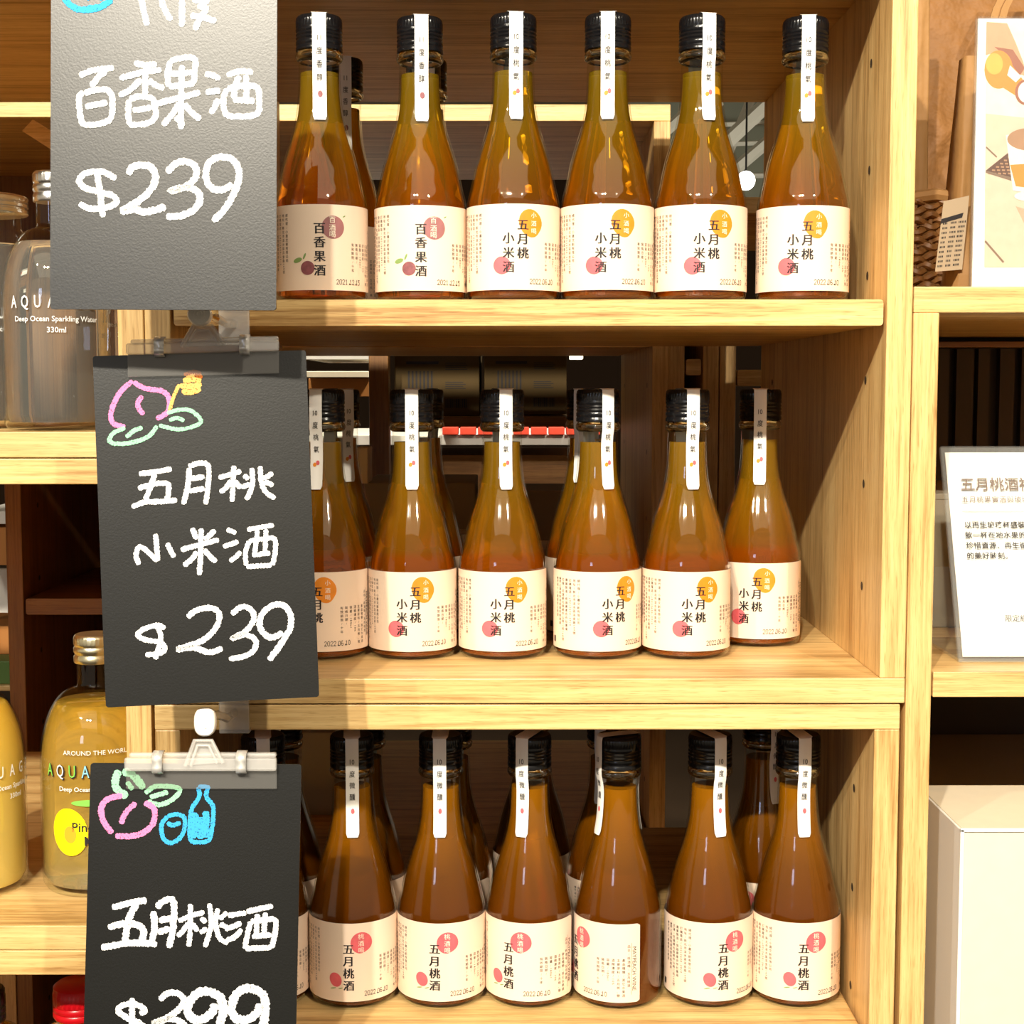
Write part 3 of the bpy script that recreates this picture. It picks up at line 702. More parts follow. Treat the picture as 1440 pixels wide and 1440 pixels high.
W1 += S('1176,930 1130,962 1070,950 1042,890 1060,826 1110,796 1170,806 1206,850 1210,910 1180,990 1130,1070 1078,1120', 34)
W1 = [((w if w else 30)/3.6, m, p) for w, m, p in W1]
D1 = [(9, 4, p) for _, _, p in S('322,-14 350,20 400,48 460,44 520,30 566,-6')]+[(6, 4, p) for _, _, p in S('330,-4 380,40 440,56 520,40; 440,0 452,-14; 505,0 515,-12')]
cb1 = chalkboard((-.1753, -.11714, .13434, -.07783, .00489, .00726, .11475, .18953), 'grey chalkboard price sign at the top with large white 239', W1, D1, 3.6, (0, 0), 9)
W2 = S('612,82 690,72 756,60; 682,80 662,140 640,200; 608,146 680,126 738,126 742,160 734,200; 580,228 640,206 710,204 780,198')
W2 += S('832,56 828,130 806,216; 830,50 880,34 918,50 916,130 906,216; 838,104 900,94; 832,158 900,146')
W2 += S('962,98 1010,86 1062,70; 1030,46 1022,205; 1016,110 996,142 968,164; 1034,112 1060,146; 1108,56 1112,130 1084,196; 1146,48 1150,110 1168,160 1212,190; 1072,88 1096,104; 1062,142 1102,126; 1202,78 1160,104; 1162,116 1204,132', 22)
W2 += S('612,482 600,440 612,404 640,416 694,466; 686,346 690,400 694,466; 736,386 766,450; ', 22)
W2 += S('846,320 866,370; 948,330 900,372; 796,416 870,396 964,372; 886,322 884,420 878,528; 868,424 846,456 808,486; 898,414 920,440 952,470')
W2 += S('998,326 1040,342; 982,402 1050,380; 1010,466 1036,450 1060,424; 1088,328 1140,318 1206,308; 1096,378 1080,430 1084,486; 1096,378 1150,370 1206,366 1212,420 1200,484; 1134,330 1120,440; 1172,325 1166,440; 1084,490 1196,484; 1110,440 1190,430', 21)
W2 += S('728,762 696,748 640,762 606,790 640,812 700,822 726,846 706,872 640,878; 690,748 708,800 684,898', 22)
W2 += S('826,714 866,682 930,672 966,700 950,760 890,816 780,854 850,846 920,868 980,850', 25)
W2 += S('1020,700 1064,666 1108,682 1116,726 1080,776 1020,806 1080,790 1124,812 1118,858 1070,886 1008,896', 24)
W2 += S('1246,780 1196,802 1154,776 1144,722 1180,672 1230,656 1272,684 1280,750 1244,820 1184,902', 26)
W2 = [((w or 23)/3.13, m, p) for w, m, p in W2]
W2 = [(w, m, [(x, y+752.0) for x, y in p]) for w, m, p in W2]    # that crop began 240 px lower
D2 = S('584,424 530,474 496,540 488,592 510,618 552,626; 588,430 640,458 716,470 744,504 744,550 720,576 688,592; 626,490 606,530 632,574', 22, 1)
D2 += S('746,560 762,500 790,440; ', 16, 3)+S('800,470 840,474 884,460; 792,446 840,448 888,440; 806,424 850,418 886,424; 820,404 888,402', 24, 3)+S('810,398 850,384 886,392; 856,400 892,408', 16, 5)
D2 += S('736,566 790,552 840,556 886,600 850,626 780,638 700,620; 745,598 780,588 812,600', 18, 2)+S('692,622 656,668 590,694 520,702 482,690 500,654 552,632; 556,674 590,644 628,630', 19, 2)
D2 = [(w/3.13, m, p) for w, m, p in D2]
cb2 = chalkboard((-.16413, -.08078, -.07542, -.09173, -.03028, .09744, .11427, .18982), 'dark grey chalkboard price sign in the middle with peach drawing and 239', W2, D2, 3.1304, (0, 400), 7)
W3 = S('494,866 560,846 646,832; 604,846 570,910 548,1024; 476,952 550,934 612,944 634,980 612,1028; 446,1042 520,1028 600,1020 692,1026')
W3 += S('676,880 680,960 664,1034; 690,866 720,836 762,836 764,940 744,1042; 700,920 756,912; 694,974 750,956')
W3 += S('786,924 840,900 900,884; 838,848 838,940 832,1036; 832,930 810,962 782,992; 846,934 872,968; 922,846 930,940 902,1038; 960,868 950,930 966,996 1004,1022; 884,910 908,930; 880,976 912,956; 1000,884 966,916; 968,936 1004,954', 21)
W3 += S('1004,900 1050,892 1084,888; 990,960 1030,946 1062,930; 996,1010 1036,992 1064,958; 1086,882 1140,870 1202,858; 1104,926 1090,980 1078,1046; 1104,924 1150,920 1210,918 1212,970 1196,1042; 1134,892 1128,990; 1168,886 1162,988; 1080,1044 1196,1040; 1110,992 1196,984', 22)
W3 = [((w or 27)/3.13, m, p) for w, m, p in W3]
def c4(s, wd): return [(wd/4.5, 0, [(((120+x/4.5))*3.1304, (1380-1000+y/4.5)*3.1304) for x, y in p]) for _, _, p in S(s)]
W3 += c4('345,205 378,182 340,152 280,142 218,160 210,190 260,228 340,262 370,300 330,344 240,350 205,320; 296,104 296,300 300,380', 34)
W3 += c4('470,118 520,76 590,76 622,120 590,178 500,240 420,270 520,236 610,258 630,320 560,380 440,396', 36)
W3 += c4('820,140 800,200 720,244 662,216 650,160 690,90 760,62 840,90 874,160 850,280 800,390', 50)
W3 += c4('1100,140 1090,196 1020,244 946,226 926,160 960,76 1030,44 1110,70 1140,140 1130,260 1090,380', 50)
D3 = S('526,262 508,300 516,344 562,376; 540,262 590,286 634,340', 30, 2)+S('640,362 690,330 790,342 760,388 700,412 650,396; 660,378 740,356; 560,310 584,346', 20, 2)
D3 += S('540,372 480,384 446,426 458,490 496,536; 636,402 678,430 676,490 636,532 580,550 508,550', 24, 1)+S('600,404 556,444 532,496', 22, 1)
D3 += S('738,462 780,454 812,470 812,520 790,560 750,580 718,556 712,500 738,462; 736,490 760,502 796,490', 18, 4)
D3 += S('872,334 914,334 908,376 938,420 936,500 920,566 876,576 838,560 842,440 878,376 872,334', 18, 4)+S('858,446 852,560; 884,466 884,562; 908,440 904,556', 30, 4)
D3 = [(w/3.13, m, p) for w, m, p in D3]
cb3 = chalkboard((-.17325, -.09267, -.29998, -.12645, .02151, .05928, .1148, .1895), 'black chalkboard price sign at the bottom with peach and blue bottle drawing', W3, D3, 3.1304, (0, 1000), 8)

def clip(cb, x0, x1, ytop, ybar, yjaw, trap, knob, arm, springs, dy, label, knob_tall=False):
    """clear plastic sign clip: jaws on the card, hinge bar with two metal springs, pivot knob and an arm back to the shelf edge"""
    e0, px2, mp, k, un = cb; B0 = e0.location
    e = empty('sign_clip', B0)
    fr = lambda X, Y_, l=0: mp(*raw(X, Y_), l)
    sc_, (ox, oy) = dy
    def raw(X, Y_): return px2(((X-ox)*sc_, (Y_-oy)*sc_))
    def slab(name, pts, l0, l1, mat, bevel=.0006):
        q = MB(); q.prism([fr(X, Y_, l0) for X, Y_ in pts], un*(l1-l0)); return q.build(name, mat, e, bevel=bevel)
    sk = (yjaw[1]-yjaw[0])/(x1-x0)
    Y = lambda X, y: y+(X-x0)*sk
    def rect(a, b, y0, y1): return [(a, Y(a, y0)), (b, Y(b, y0)), (b, Y(b, y1)), (a, Y(a, y1))]
    slab('front_jaw', rect(x0, x1, ybar-2, yjaw[0]), .0009, .0024, 'clear_jaw')
    slab('back_jaw', rect(x0, x1, ybar-2, yjaw[0]), -.0034, -.0022, 'clear_jaw')
    slab('hinge_bar', rect(x0-1, x1, ytop+6, ybar), .0005, .0060, 'clear_plastic', .0012)
    slab('hinge_bar', rect(x0+4, x1-1, ytop, ytop+7), -.0030, .0030, 'clear_plastic', .0012)
    q = MB(); c0 = [Vector(fr(*p, .004)) for p in trap]; q.tube(c0, .0011, 8); q.build('lever_frame', 'clear_plastic', e, smooth=True)
    ins = [(trap[0][0]+8, trap[0][1]), (trap[1][0]+4, trap[1][1]+7), (trap[2][0]-4, trap[2][1]+7), (trap[3][0]-8, trap[3][1])]
    q = MB(); q.tube([Vector(fr(*p, .0045)) for p in ins], .0008, 8); q.build('lever_frame', 'clear_plastic', e, smooth=True)
    slab('lever_web', [trap[0], trap[1], trap[2], trap[3]], .0015, .0024, 'clear_plastic')
    for sx in springs:
        q = MB(); a, b = sx-7, sx+7; y0 = Y(sx, ytop-1); y1 = Y(sx, ybar+2.5)
        prof = [(y0, -.002), (y0-.5, .002), (y0+2, .0062), (y0+8, .0082), (y0+12, .0070), (y1-8, .0082), (y1-3, .0078), (y1, .0040), (y1, .0026)]
        vs = []
        for yy, l in prof: vs += [fr(a, yy, l), fr(b, yy, l)]
        q.add(vs, [(2*i, 2*i+1, 2*i+3, 2*i+2) for i in range(len(prof)-1)])
        o = q.build('metal_spring', 'metal_clip', e, smooth='all'); s_ = o.modifiers.new('thick', 'SOLIDIFY'); s_.thickness = .0006
    kx, ky, rx, ry = knob
    c = Vector(fr(kx, ky, 0)); ex = Vector(fr(kx+rx, ky, 0))-c; ey = Vector(fr(kx, ky+ry, 0))-c
    q = MB(); N = 36; ring = []
    for s_, l in ((.90, .0072), (1, .0062), (1, .0004), (.92, -.0004)):
        for i in range(N):
            t = 2*PI*i/N; p = .78 if knob_tall else 1
            cx = math.copysign(abs(math.cos(t))**p, math.cos(t)); cy = math.copysign(abs(math.sin(t))**p, math.sin(t)); ring.append(c+(ex*cx+ey*cy)*s_+un*l)
    fs = [(j*N+i, j*N+(i+1) % N, (j+1)*N+(i+1) % N, (j+1)*N+i) for j in range(3) for i in range(N)]+[list(range(N)), list(range(4*N-1, 3*N-1, -1))]
    q.add(ring, fs); kb = q.build('pivot_knob', 'knob_plastic', e, smooth=True)
    q = MB(); 
    for rr in (.42, .2):
        q.tube([c+(ex*math.cos(t*PI/8)+ey*math.sin(t*PI/8))*rr+un*.0074 for t in range(17)], .0004, 6)
    q.build('pivot_screw', 'knob_plastic', kb, smooth=True)
    # arm: from the knob back to the shelf's front edge, ending in a C-shaped clamp
    pts = [c+un*.001]
    for X, Y_, yy in arm: pts.append(at(X, Y_, yy)-B0)
    cc = catmull([tuple(p) for p in []] or [(0, 0), (1, 1)]) if False else None
    q = MB(); q.tube(pts, .0027, 8, flat=.8); q.build('arm', 'clear_plastic', e, smooth=True)
    l = Vector(pts[-1]); q = MB()
    w_ = .009
    for dz, dy0, dy1 in ((.011, 0, .016), (-.011, 0, .016)): q.box((l.x-w_, l.y+dy0, l.z+dz-.0012), (l.x+w_, l.y+dy1, l.z+dz+.0012))
    q.box((l.x-w_, l.y-.003, l.z-.0122), (l.x+w_, l.y, l.z+.0122)); q.build('shelf_clamp', 'clear_plastic', e, bevel=.0005)
    return tag(e, label, 'clip', 'clear plastic sign clips')
CR = (3.1304, (0, 400)); CR3 = (3.1304, (0, 1000))
clip(cb2, 180, 393, 478, 500, (531, 526), [(256, 489), (273, 459), (299, 459), (318, 487)], (282, 444, 17, 16), [(304, 447, -.055), (318, 455, -.03), (330, 456, -.0035)], (226, 345), CR, 'clear clip holding the middle chalkboard, below the round pivot')
clip(cb3, 178, 390, 1058, 1083, (1109, 1109), [(262, 1076), (275, 1040), (299, 1040), (315, 1072)], (290, 1014, 15, 20), [(306, 1005, -.05), (320, 1010, -.03), (330, 1002, -.0035)], (224, 341), CR3, 'clear clip holding the black chalkboard, with a tall white pivot', knob_tall=True)
clip(cb1, 150, 330, -68, -48, (-20, -20), [(215, -60), (230, -95), (250, -95), (268, -60)], (240, -112, 16, 16), [(250, -112, -.08), (280, -60, -.05), (300, -40, .0)], (180, 300), (3.6, (0, 0)), 'clear clip of the top chalkboard above the frame')

# ------------------------------------------------------------------ right side: framed photo, text sign, bags, basket, boxes
def local(e): return lambda v: Vector(v)-e.location
zs = zr
# acrylic frame with the drink photograph
FY = .030
b0 = at(1367, 385, FY); tl = at(1368, 25, FY+.004)
FW_, FH_ = .150, tl.z-zs-.0006
e = empty('picture_frame', (b0.x, FY, zs+.0005))
q = MB(); q.box((0, 0, 0), (FW_, .002, FH_)); q.box((0, .0045, 0), (FW_, .0065, FH_)); q.build('acrylic_cover', 'acrylic', e, bevel=.0004)
q = MB(); q.box((0, .004, -.0), (FW_, .045, .002)); q.build('foot', 'acrylic', e)
q = MB(); q.box((.0008, .0022, .0012), (FW_-.0008, .0043, FH_-.0008)); q.build('poster_sheet', 'paper', e)
def fm(X, Y_, l=0):
    p = at(X, Y_, FY+.0022); return (p.x-e.location.x, .00195-l, p.z-e.location.z)
for n_, c_ in (('pic_sky', (0.74, 0.68, 0.52)), ('pic_table', (0.6, 0.45, 0.34)), ('pic_table2', (0.45, 0.31, 0.21)), ('pic_hand', (0.512, 0.270, 0.149)), ('pic_hand2', (0.270, 0.087, 0.045)), ('pic_juice', (0.74, 0.21, 0.02)), ('pic_juice2', (0.78, 0.34, 0.05)), ('pic_mat', (0.09, 0.035, 0.02)), ('pic_mat2', (0.336, 0.178, 0.094)), ('pic_glass', (0.721, 0.643, 0.586)), ('pic_line', (0.178, 0.107, 0.069))):
    flat(n_, c_, .35, noise=.12, nscale=160)
PM = ['pic_sky', 'pic_table', 'pic_table2', 'pic_hand', 'pic_hand2', 'pic_juice', 'pic_juice2', 'pic_mat', 'pic_mat2', 'pic_glass', 'pic_line']
q = MB()
def poly(pts, mi, l):
    q.add([fm(X, Y_, l) for X, Y_ in pts], [list(range(len(pts)))], mi)
R_ = 1672
poly([(1387, 31), (R_, 31), (R_, 376), (1384, 376)], 1, .00004)
poly([(1387, 31), (R_, 31), (R_, 190), (1386, 160)], 0, .00008)
poly([(1387, 31), (1416, 33), (1428, 60), (1439, 88), (1444, 108), (1432, 104), (1424, 88), (1404, 72), (1386, 78)], 3, .00012)
poly([(1398, 66), (1424, 70), (1441, 96), (1434, 106), (1426, 96), (1412, 78)], 4, .00016)
def disc(cx, cy, rx, ry, mi, l, n=26): poly([(cx+rx*math.cos(2*PI*i/n), cy-ry*math.sin(2*PI*i/n)) for i in range(n)], mi, l)
disc(1404, 98, 20, 27, 5, .00020); disc(1398, 90, 12, 15, 6, .00024); poly([(1414, 80), (1438, 112), (1430, 136), (1408, 122)], 5, .00022); poly([(1420, 92), (1436, 108), (1428, 116), (1416, 106)], 9, .00026)
disc(1442, 130, 15, 18, 4, .00026); disc(1443, 130, 12, 15, 9, .00030)
poly([(1386, 240), (1436, 200), (R_, 214), (R_, 262), (1424, 252)], 7, .00012)
for i in range(9):
    y = 206+i*4.6; xl = 1434-i*5.6
    for j in range(int((1470-xl)/7)): poly([(xl+7*j, y), (xl+7*j+4.4, y+.4), (xl+7*j+4.2, y+2.6), (xl+7*j-.2, y+2.2)], 8, .00016)
poly([(1386, 240), (1424, 250), (1424, 255), (1386, 243)], 10, .00018)
poly([(1414, 190), (1480, 184), (1474, 276), (1424, 268)], 9, .00020); poly([(1420, 232), (1476, 228), (1472, 268), (1428, 262)], 5, .00024)
disc(1448, 196, 32, 16, 8, .00024); disc(1446, 276, 20, 7, 9, .00026)
poly([(1384, 340), (1386, 338), (1412, 368), (1410, 370)], 10, .00012); poly([(1387, 206), (1402, 220), (1401, 222), (1386, 208)], 10, .00012)
poly([(1428, 290), (1560, 330), (1600, 376), (1470, 376)], 2, .00008)
q.build('printed_photo', PM, e)
tag(e, 'white framed photo of an orange drink on a woven mat', 'picture')

# slanted acrylic sign with printed text
p_b = at(1349, 938, .030); p_t = at(1317, 627, .082)
SW = .150
e = empty('table_sign', (p_b.x, .030, zm+.0004))
up = Vector((p_t.x-p_b.x, .052, p_t.z-(zm+.0004))); ex = Vector((1, 0, 0)); up.x = 0; HL = up.length; uh = up.normalized(); nn = ex.cross(uh)
if nn.y > 0: nn = -nn
def sm(x, y, l=0): return ex*x+uh*y+nn*l
q = MB(); q.prism([sm(0, 0), sm(SW, 0), sm(SW, HL), sm(0, HL)], nn*-.0016); q.prism([sm(0, 0, -.0028), sm(SW, 0, -.0028), sm(SW, HL, -.0028), sm(0, HL, -.0028)], nn*-.0016); q.build('acrylic_panel', 'acrylic', e, bevel=.0004)
q = MB(); q.box((0, .001, 0), (SW, .085, .002)); q.build('foot', 'acrylic', e, bevel=.0004)
q = MB(); q.box((0, .083, .002), (SW, .085, .05)); q.build('foot_lip', 'acrylic', e, bevel=.0004)
q = MB(); q.prism([sm(.003, .004, -.0017), sm(SW-.001, .004, -.0017), sm(SW-.001, HL-.004, -.0017), sm(.003, HL-.004, -.0017)], nn*-.0009); q.build('text_sheet', 'paper', e)
def s2(X, Y_):
    d = ray(X, Y_); o = e.location; t = (o-EYE).dot(nn)/d.dot(nn); P = EYE+d*t-o; return P.dot(ex), P.dot(uh)
q = MB(); lm = lambda x, y: sm(x, y, .0003)
flat('ink_brown', (.16, .115, .09), .6); flat('rule_line', (.55, .48, .40), .6)
def line_text(t, X, Y_, pitch, size, mi, bold=0.):
    for i, ch in enumerate(t):
        x, y = s2(X+pitch*i, Y_)
        if x < SW-.006: put(q, ch, x, y, size, lm, mi, bold=bold)
kk = (.909+.06)/F
line_text('五月桃酒禮盒組', 1360.5, 681, 20.6, 21*kk, 0, .010)
line_text('五月桃果實酒與玻璃杯', 1357, 702.5, 10.6, 10.4*kk, 0)
line_text('以再生玻璃杯盛裝在地酒', 1361, 738, 10.8, 10.6*kk, 1, .012); line_text('飲一杯在地水果的滋味，', 1362, 752.5, 10.8, 10.6*kk, 1, .012)
line_text('珍惜資源、再生循環', 1363.5, 767, 10.8, 10.6*kk, 1, .012); line_text('的美好時刻。', 1364.5, 781.5, 10.8, 10.6*kk, 1, .012)
line_text('限定組合', 1418, 869.5, 10.8, 10.6*kk, 1)
q.build('printed_text', ['ink_brown', 'ink'], e)
x0_, y0_ = s2(1353, 718.5); q = MB(); q.add([lm(x0_, y0_), lm(SW-.01, y0_), lm(SW-.01, y0_+.0004), lm(x0_, y0_+.0004)], [(0, 1, 2, 3)]); q.build('printed_rule', 'rule_line', e)
tag(e, 'slanted acrylic sign with printed Chinese text on the right middle shelf', 'sign')

# wrinkled kraft bags
def bag(px0, px1, py_top, py_bot, Y, depth, mat, label, tl_=0, tr_=0, amp=.004, seed=1, zbot=None, gusset=True):
    z0 = zbot if zbot is not None else zs+.0004; a = at(px0, py_bot, Y).x; b = at(px1, py_bot, Y).x; z1 = at((px0+px1)/2, py_top, Y).z
    e = empty('kraft_bag', ((a+b)/2, Y, z0)); rnd = random.Random(seed); q = MB(); nx, nz = 22, 26; W = b-a; H = z1-z0
    cre = [(rnd.uniform(0, 1), rnd.uniform(0, 1), rnd.uniform(0, PI), rnd.uniform(.4, 1)) for _ in range(14)]
    def wr(u, v):
        s = 0
        for cu, cv, an, am in cre:
            d = (u-cu)*math.cos(an)+(v-cv)*math.sin(an)*1.4; s += am*math.exp(-abs(d)*16)*math.exp(-((u-cu)**2+(v-cv)**2)*5)
        return amp*s*.7
    g = []
    for j in range(nz+1):
        v = j/nz; th = 1-.72*v
        for i in range(nx+1):
            u = i/nx; x = -W/2+W*u+(tl_*(1-u)+tr_*u)*v*H; g.append((x, depth/2*(1-th)-wr(u, v), v*H))
    n1 = len(g)
    for j in range(nz+1):
        v = j/nz; th = 1-.72*v
        for i in range(nx+1):
            u = i/nx; x = -W/2+W*u+(tl_*(1-u)+tr_*u)*v*H; g.append((x, depth/2*(1+th)+wr(1-u, v), v*H))
    id_ = lambda s, j, i: s*n1+j*(nx+1)+i
    fs = [(id_(0, j, i), id_(0, j, i+1), id_(0, j+1, i+1), id_(0, j+1, i)) for j in range(nz) for i in range(nx)]
    fs += [(id_(1, j, i+1), id_(1, j, i), id_(1, j+1, i), id_(1, j+1, i+1)) for j in range(nz) for i in range(nx)]
    fs += [(id_(1, j, 0), id_(0, j, 0), id_(0, j+1, 0), id_(1, j+1, 0)) for j in range(nz)]+[(id_(0, j, nx), id_(1, j, nx), id_(1, j+1, nx), id_(0, j+1, nx)) for j in range(nz)]
    fs += [(id_(0, 0, i+1), id_(0, 0, i), id_(1, 0, i), id_(1, 0, i+1)) for i in range(nx)]
    q.add(g, fs); o = q.build('paper_body', mat, e, smooth='all')
    tag(e, label, 'bag', 'kraft paper bags on the right cabinet')
    return e, W, H
eb, Wb, Hb = bag(1296, 1520, -30, 400, .23, .10, 'kraft', 'large wrinkled brown kraft bag standing behind the wicker basket', tl_=-.04, amp=.013, seed=4)
# handle: folded paper strap of the large bag, leaning across its front
q = MB()
for X0, X1 in ((1392, 1408), (1404, 1420)):
    a = at(X0-4, 40, .215); b = at(X1+6, -30, .215)
    pts = [at(X0, 26, .212), at(X0+4, 12, .214), at(X1+1, -14, .216), at(X1+14, -40, .22)]
    for p, p2 in zip(pts, pts[1:]):
        p, p2 = p-eb.location, p2-eb.location; q.prism([p, p+Vector((.0052, 0, 0)), p2+Vector((.0052, 0, 0)), p2], (0, -.0012, 0))
q.build('handle', 'kraft_light', eb)
ec, Wc, Hc = bag(1345, 1430, 70, 392, .085, .05, 'kraft_light', 'small kraft bag with a printed nutrition label beside the framed photo', tl_=.05, amp=.003, seed=9)
ed, Wd, Hd = bag(1262, 1303, -20, 392, .172, .02, 'kraft_light', 'narrow kraft bag edge beside the oak side panel', tl_=-.02, amp=.002, seed=5)
# nutrition label on the small bag
q = MB()
def nl(X, Y_, l=0): p = at(X, Y_, .080-l)-ec.location; return p
q.prism([nl(1315, 382), nl(1353, 379), nl(1363, 275), nl(1327, 283)], (0, .0004, 0)); lo = q.build('nutrition_label', 'tan_paper', ec)
q = MB()
q.add([nl(1322, 315, .0002), nl(1353, 306, .0002), nl(1355, 299, .0002), nl(1324, 308, .0002)], [(0, 1, 2, 3)])
for i in range(10):
    y = 313+i*6.6; xs = 1325-i*.9
    for cx, wd in ((xs+1, 7), (xs+12, 8), (xs+23, 9)):
        if i in (0,): wd *= 1.1
        x_ = cx
        while x_ < cx+wd-1:
            w3 = 1.3+.5*math.sin(x_*7+i); yy = y-(x_-1325)*.10
            q.add([nl(x_, yy+3, .0002), nl(x_+w3, yy+2.9, .0002), nl(x_+w3+.2, yy, .0002), nl(x_+.2, yy+.1, .0002)], [(0, 1, 2, 3)]); x_ += w3+.7
q.build('label_lines', 'ink', lo)
# wicker basket
BY = .125; a = at(1286, 385, BY).x-.003; b = at(1345, 385, BY).x; zt_ = at(1310, 280, BY).z
e = empty('wicker_basket', ((a+b)/2, BY, zs+.0004)); hw = (b-a)/2; Hk = zt_-zs
q = MB(); q.box((-hw+.004, .006, .003), (hw-.004, .03, Hk-.004)); q.build('lining', 'wicker_dark', e)
for k in range(20):
    q = MB(); z = Hk*(k+.5)/20; pts = []
    for i in range(41): 
        x = -hw+2*hw*i/40; pts.append((x, .0024*math.sin(i*PI/11+(k % 2)*PI), z+.0012*math.sin(i*.35+k*1.7)))
    q.tube(pts, .0025, 6); q.build('woven_strand', 'wicker', e, smooth=True)
for i in range(6):
    q = MB(); x = -hw+2*hw*(i+.5)/6; q.tube([(x, 0.001, 0), (x, .001, Hk)], .002, 6); q.build('stake', 'wicker', e, smooth=True)
q = MB(); q.tube([(-hw, 0, Hk), (0, -.002, Hk+.002), (hw, 0, Hk)], .0045, 8); q.build('rim', 'kraft_light', e, smooth=True)
q = MB(); q.tube([(hw, 0, Hk), (hw, .035, Hk)], .004, 8); q.build('rim', 'kraft_light', e, smooth=True)
tag(e, 'brown wicker basket between the kraft bags', 'basket')

# boxes in the lower right cabinet
def carton(x0, x1, y0, y1, z0, z1, mat, label, edge=None, lid=True, name='carton_box'):
    e = empty(name, (x0, y0, z0)); q = MB(); q.box((0, 0, 0), (x1-x0, y1-y0, z1-z0)); q.build('box_body', mat, e, bevel=.001)
    if lid:
        q = MB(); q.box((-.0006, -.0006, z1-z0-.004), (x1-x0+.0006, y1-y0+.0006, z1-z0+.0006)); q.build('lid', edge or mat, e, bevel=.0008)
    return tag(e, label, 'box')
zf2 = -.643+.045
p = at(1352, 1166, .02)
e = empty('gift_box', (p.x, .02, zr-.60+T+.0002)); hz = p.z-e.location.z; wx = .22; dpt = atz(1400, 1104, p.z).y-.02
q = MB(); q.box((.0012, 0, 0), (wx, dpt, hz-.0012)); q.build('box_body', 'carton_cream', e, bevel=.001)
q = MB(); q.box((-.0004, .0006, 0), (.0012, dpt, hz-.0006)); q.build('side_sleeve', 'carton_white', e, bevel=.0004)
q = MB(); q.box((.0012, .0004, hz-.0012), (wx, dpt, hz)); q.build('lid', 'carton_cream', e, bevel=.0004)
q = MB(); q.box((-.0008, -.0012, 0), (.0016, .0010, hz)); q.box((-.0008, -.0012, hz-.0016), (wx, .0010, hz+.0006)); q.build('edge_trim', 'carton_white', e, bevel=.0003)
tag(e, 'large cream gift box with white edges in the bottom right cabinet', 'box')
zq = at(1400, 1083, .30).z
carton(p.x-.02, p.x+.24, dpt+.035, .425, zr-.60+T+.0002, zq, 'carton_grey', 'dim grey box behind the cream gift box')
zg = at(1320, 695, .17).z; xg = at(1306, 800, .17).x
carton(xg-.004 if xg-.004 > xb+T else xb+T+.001, xg+.10, .17, .33, zm+.0002, zg, 'carton_grey', 'grey box behind the slanted acrylic sign')

# ------------------------------------------------------------------ aisle behind: things seen through the open cubes
def thing_box(name, px0, py0, px1, py1, Y, dep, mat, label, cat, **k):
    a = at(px0, py1, Y); b = at(px1, py0, Y); e = empty(name, (a.x, Y, a.z)); q = MB(); q.box((0, 0, 0), (b.x-a.x, dep, b.z-a.z)); q.build('body', mat, e, bevel=.001)
    return tag(e, label, cat, k.get('group')), e, b.x-a.x, b.z-a.z
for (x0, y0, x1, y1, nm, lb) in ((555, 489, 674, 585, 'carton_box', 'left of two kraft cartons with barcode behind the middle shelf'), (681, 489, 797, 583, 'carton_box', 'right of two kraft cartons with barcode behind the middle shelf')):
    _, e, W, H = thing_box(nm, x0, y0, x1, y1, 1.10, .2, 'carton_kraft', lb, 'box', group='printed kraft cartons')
    q = MB(); bx = lambda u0, v0, u1, v1: q.box((W*u0, -.0006, H*v0), (W*u1, -.0001, H*v1))
    bx(.14, .76, .52, .80)
    for k in range(3): bx(.16, .88+.03*k, .16+.1+.06*k, .893+.03*k)
    for k in range(4): bx(.60, .68+.03*k, .86-.02*(k % 2), .69+.03*k); bx(.60, .40+.03*k, .84-.03*(k % 2), .41+.03*k)
    u = .60
    while u < .86: bx(u, .12, u+.008+.008*abs(math.sin(u*90)), .25); u += .024
    for k in range(7): bx(.16+.045*k, .28, .18+.045*k, .66)
    q.build('printed_panel', 'ink', e)
    q = MB(); q.box((W*.40, -.0008, 0), (W*.42, 0, H)); 
# a lit counter further off with red packs
thing_box('display_counter', 435, 612, 830, 626, 1.9, .5, 'lacquer_white', 'white lit counter ledge far behind the middle shelf', 'counter')
for i in range(9):
    x = 622+i*25
    thing_box('snack_pack', x, 601, x+22, 611.5, 1.88, .05, 'red_print', 'red snack packs in a row on the far counter', 'pack', group='red snack packs on the far counter')
thing_box('display_shelf', 430, 488, 518, 506, 1.5, .3, 'lacquer_white', 'white shelf edge behind the middle chalkboard', 'shelf')
thing_box('display_shelf', 430, 522, 518, 531, 1.5, .3, 'carton_cream', 'cream shelf edge below the white one behind the middle chalkboard', 'shelf')
thing_box('storage_box', 434, 532, 520, 558, 1.55, .3, 'orange_card', 'orange brown box behind the bottle caps beside the middle chalkboard', 'box')
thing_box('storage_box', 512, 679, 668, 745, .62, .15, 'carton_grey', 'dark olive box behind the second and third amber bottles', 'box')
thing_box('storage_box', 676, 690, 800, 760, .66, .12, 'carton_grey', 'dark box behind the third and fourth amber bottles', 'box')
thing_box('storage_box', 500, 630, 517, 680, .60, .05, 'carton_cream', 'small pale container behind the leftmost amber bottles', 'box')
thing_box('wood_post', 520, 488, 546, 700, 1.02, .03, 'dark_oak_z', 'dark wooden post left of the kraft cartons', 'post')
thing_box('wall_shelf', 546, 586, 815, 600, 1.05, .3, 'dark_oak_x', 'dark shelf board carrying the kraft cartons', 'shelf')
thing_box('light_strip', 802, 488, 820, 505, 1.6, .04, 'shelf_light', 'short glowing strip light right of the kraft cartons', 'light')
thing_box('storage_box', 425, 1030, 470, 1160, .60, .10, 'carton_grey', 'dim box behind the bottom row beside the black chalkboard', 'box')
thing_box('far_cabinet', 560, 640, 830, 900, 2.0, .4, 'dark_oak_x', 'dark cabinet front beneath the far lit counter', 'cabinet')
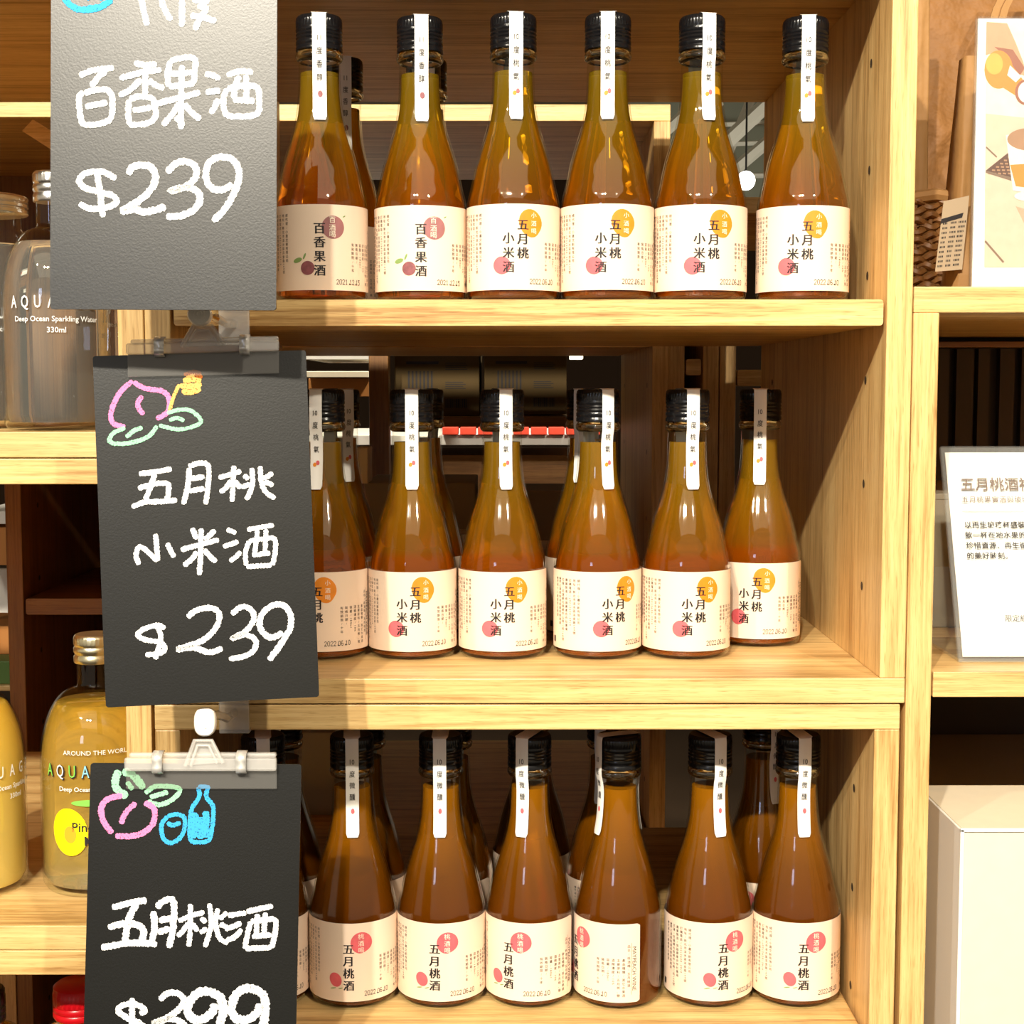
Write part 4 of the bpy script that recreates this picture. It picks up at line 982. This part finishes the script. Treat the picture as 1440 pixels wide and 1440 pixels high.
# left edge glimpses
thing_box('display_shelf', -40, 719, 12, 737, 1.3, .3, 'lacquer_white', 'white shelf edge at the far left behind the soda bottles', 'shelf')
thing_box('storage_box', -40, 742, 10, 795, 1.3, .3, 'orange_card', 'orange brown carton at the far left edge', 'box')
thing_box('price_card', -40, 800, 14, 862, 1.0, .01, 'paper', 'white card at the far left edge', 'card')
thing_box('storage_box', -40, 870, 16, 920, 1.05, .2, 'orange_card', 'brown carton low at the far left edge', 'box')
thing_box('snack_pack', -30, 930, 15, 962, .95, .05, 'green_print', 'green printed pack at the far left edge', 'pack')
thing_box('display_shelf', -40, 964, 16, 972, .94, .3, 'oak_x', 'thin oak shelf under the green printed pack', 'shelf')
q = MB(); P0 = at(30, 205, .44); e = empty('wood_offcut', at(50, 187, .44))
q.prism([at(46, 168, .44)-e.location, at(31, 184, .44)-e.location, at(90, 222, .44)-e.location, at(98, 200, .44)-e.location], (0, .004, 0)); q.build('strip', 'oak_x', e)
tag(e, 'small tilted wooden strip inside the upper left cube', 'strip')
pa = at(880, 300, 6.2); pb = at(1120, 90, 6.2)
e = empty('hall_panel', (pa.x, 6.2, pa.z)); q = MB(); q.box((0, 0, 0), (pb.x-pa.x, .05, 2.0-pa.z)); q.build('panel', 'sage_wall', e); tag(e, 'grey green hall panel behind the distant roof trusses', 'panel')
# roof trusses of the hall in the gap at upper right
e = empty('roof_truss', at(1010, 210, 5.0)); 
def beam(x0, y0, x1, y1, w_, Y=5.0):
    a, b = at(x0, y0, Y)-e.location, at(x1, y1, Y)-e.location; q = MB(); q.tube([a, b], w_, 6); q.build('beam', 'beam_cream', e)
for i, g_ in enumerate(((930, 235, 1010, 140, .028), (955, 262, 1085, 140, .030), (930, 190, 985, 140, .022), (990, 275, 1090, 190, .025), (940, 178, 1085, 172, .010), (940, 206, 1085, 200, .010), (1010, 250, 1060, 130, .02), (900, 250, 1090, 246, .012))): beam(*g_, Y=5.0+.1*i)
tag(e, 'cream roof trusses far away in the gap between the cubes', 'truss')
q = MB()
e = empty('globe_lamp', at(1049, 254, 3.6)); 
pr = [(.014*math.sin(PI*k/16)+1e-5, -.0145*math.cos(PI*k/16)) for k in range(17)]
q.lathe([(r*1.9, z*1.9) for r, z in pr], 24); q.build('globe', 'bulb', e, smooth='all')
q = MB(); q.tube([(0, 0, .027), (0, 0, 1.7)], .003, 6); q.build('cord', 'cap_black', e)
tag(e, 'small glowing globe lamp in the gap between two top row bottles', 'lamp')

# ------------------------------------------------------------------ the shop's own luminaires in front of the shelves (out of frame, seen in the glass)
def ceiling_box(x0, x1, y0, y1, z, mat, label, frame='lacquer_white'):
    e = empty('ceiling_light', ((x0+x1)/2, (y0+y1)/2, z)); q = MB(); hx, hy = (x1-x0)/2, (y1-y0)/2
    q.box((-hx, -hy, 0), (hx, hy, .004)); q.build('diffuser', mat, e)
    q = MB(); q.box((-hx-.02, -hy-.02, .004), (hx+.02, hy+.02, .08)); q.build('housing', frame, e)
    return tag(e, label, 'light')
ceiling_box(-1.7, 1.7, -4.0, -1.45, 1.62, 'lightbox', 'wide luminous cream ceiling panel in front of the shelves')
e = empty('shop_window', (-1.75, -4.9, .85)); q = MB(); q.box((-.3, 0, -.3), (.3, .02, .4)); q.build('pane', 'daylight', e)
q = MB()
for a in (-.32, -.01, .3): q.box((a, .0, -.32), (a+.03, .04, .42))
q.box((-.32, 0, -.34), (.33, .04, -.3)); q.box((-.32, 0, .4), (.33, .04, .44)); q.build('window_frame', 'lacquer_white', e); tag(e, 'daylit shop window behind the viewer', 'window')
for o in list(C.objects):
    if o.type == 'MESH' and not o.data.users: pass
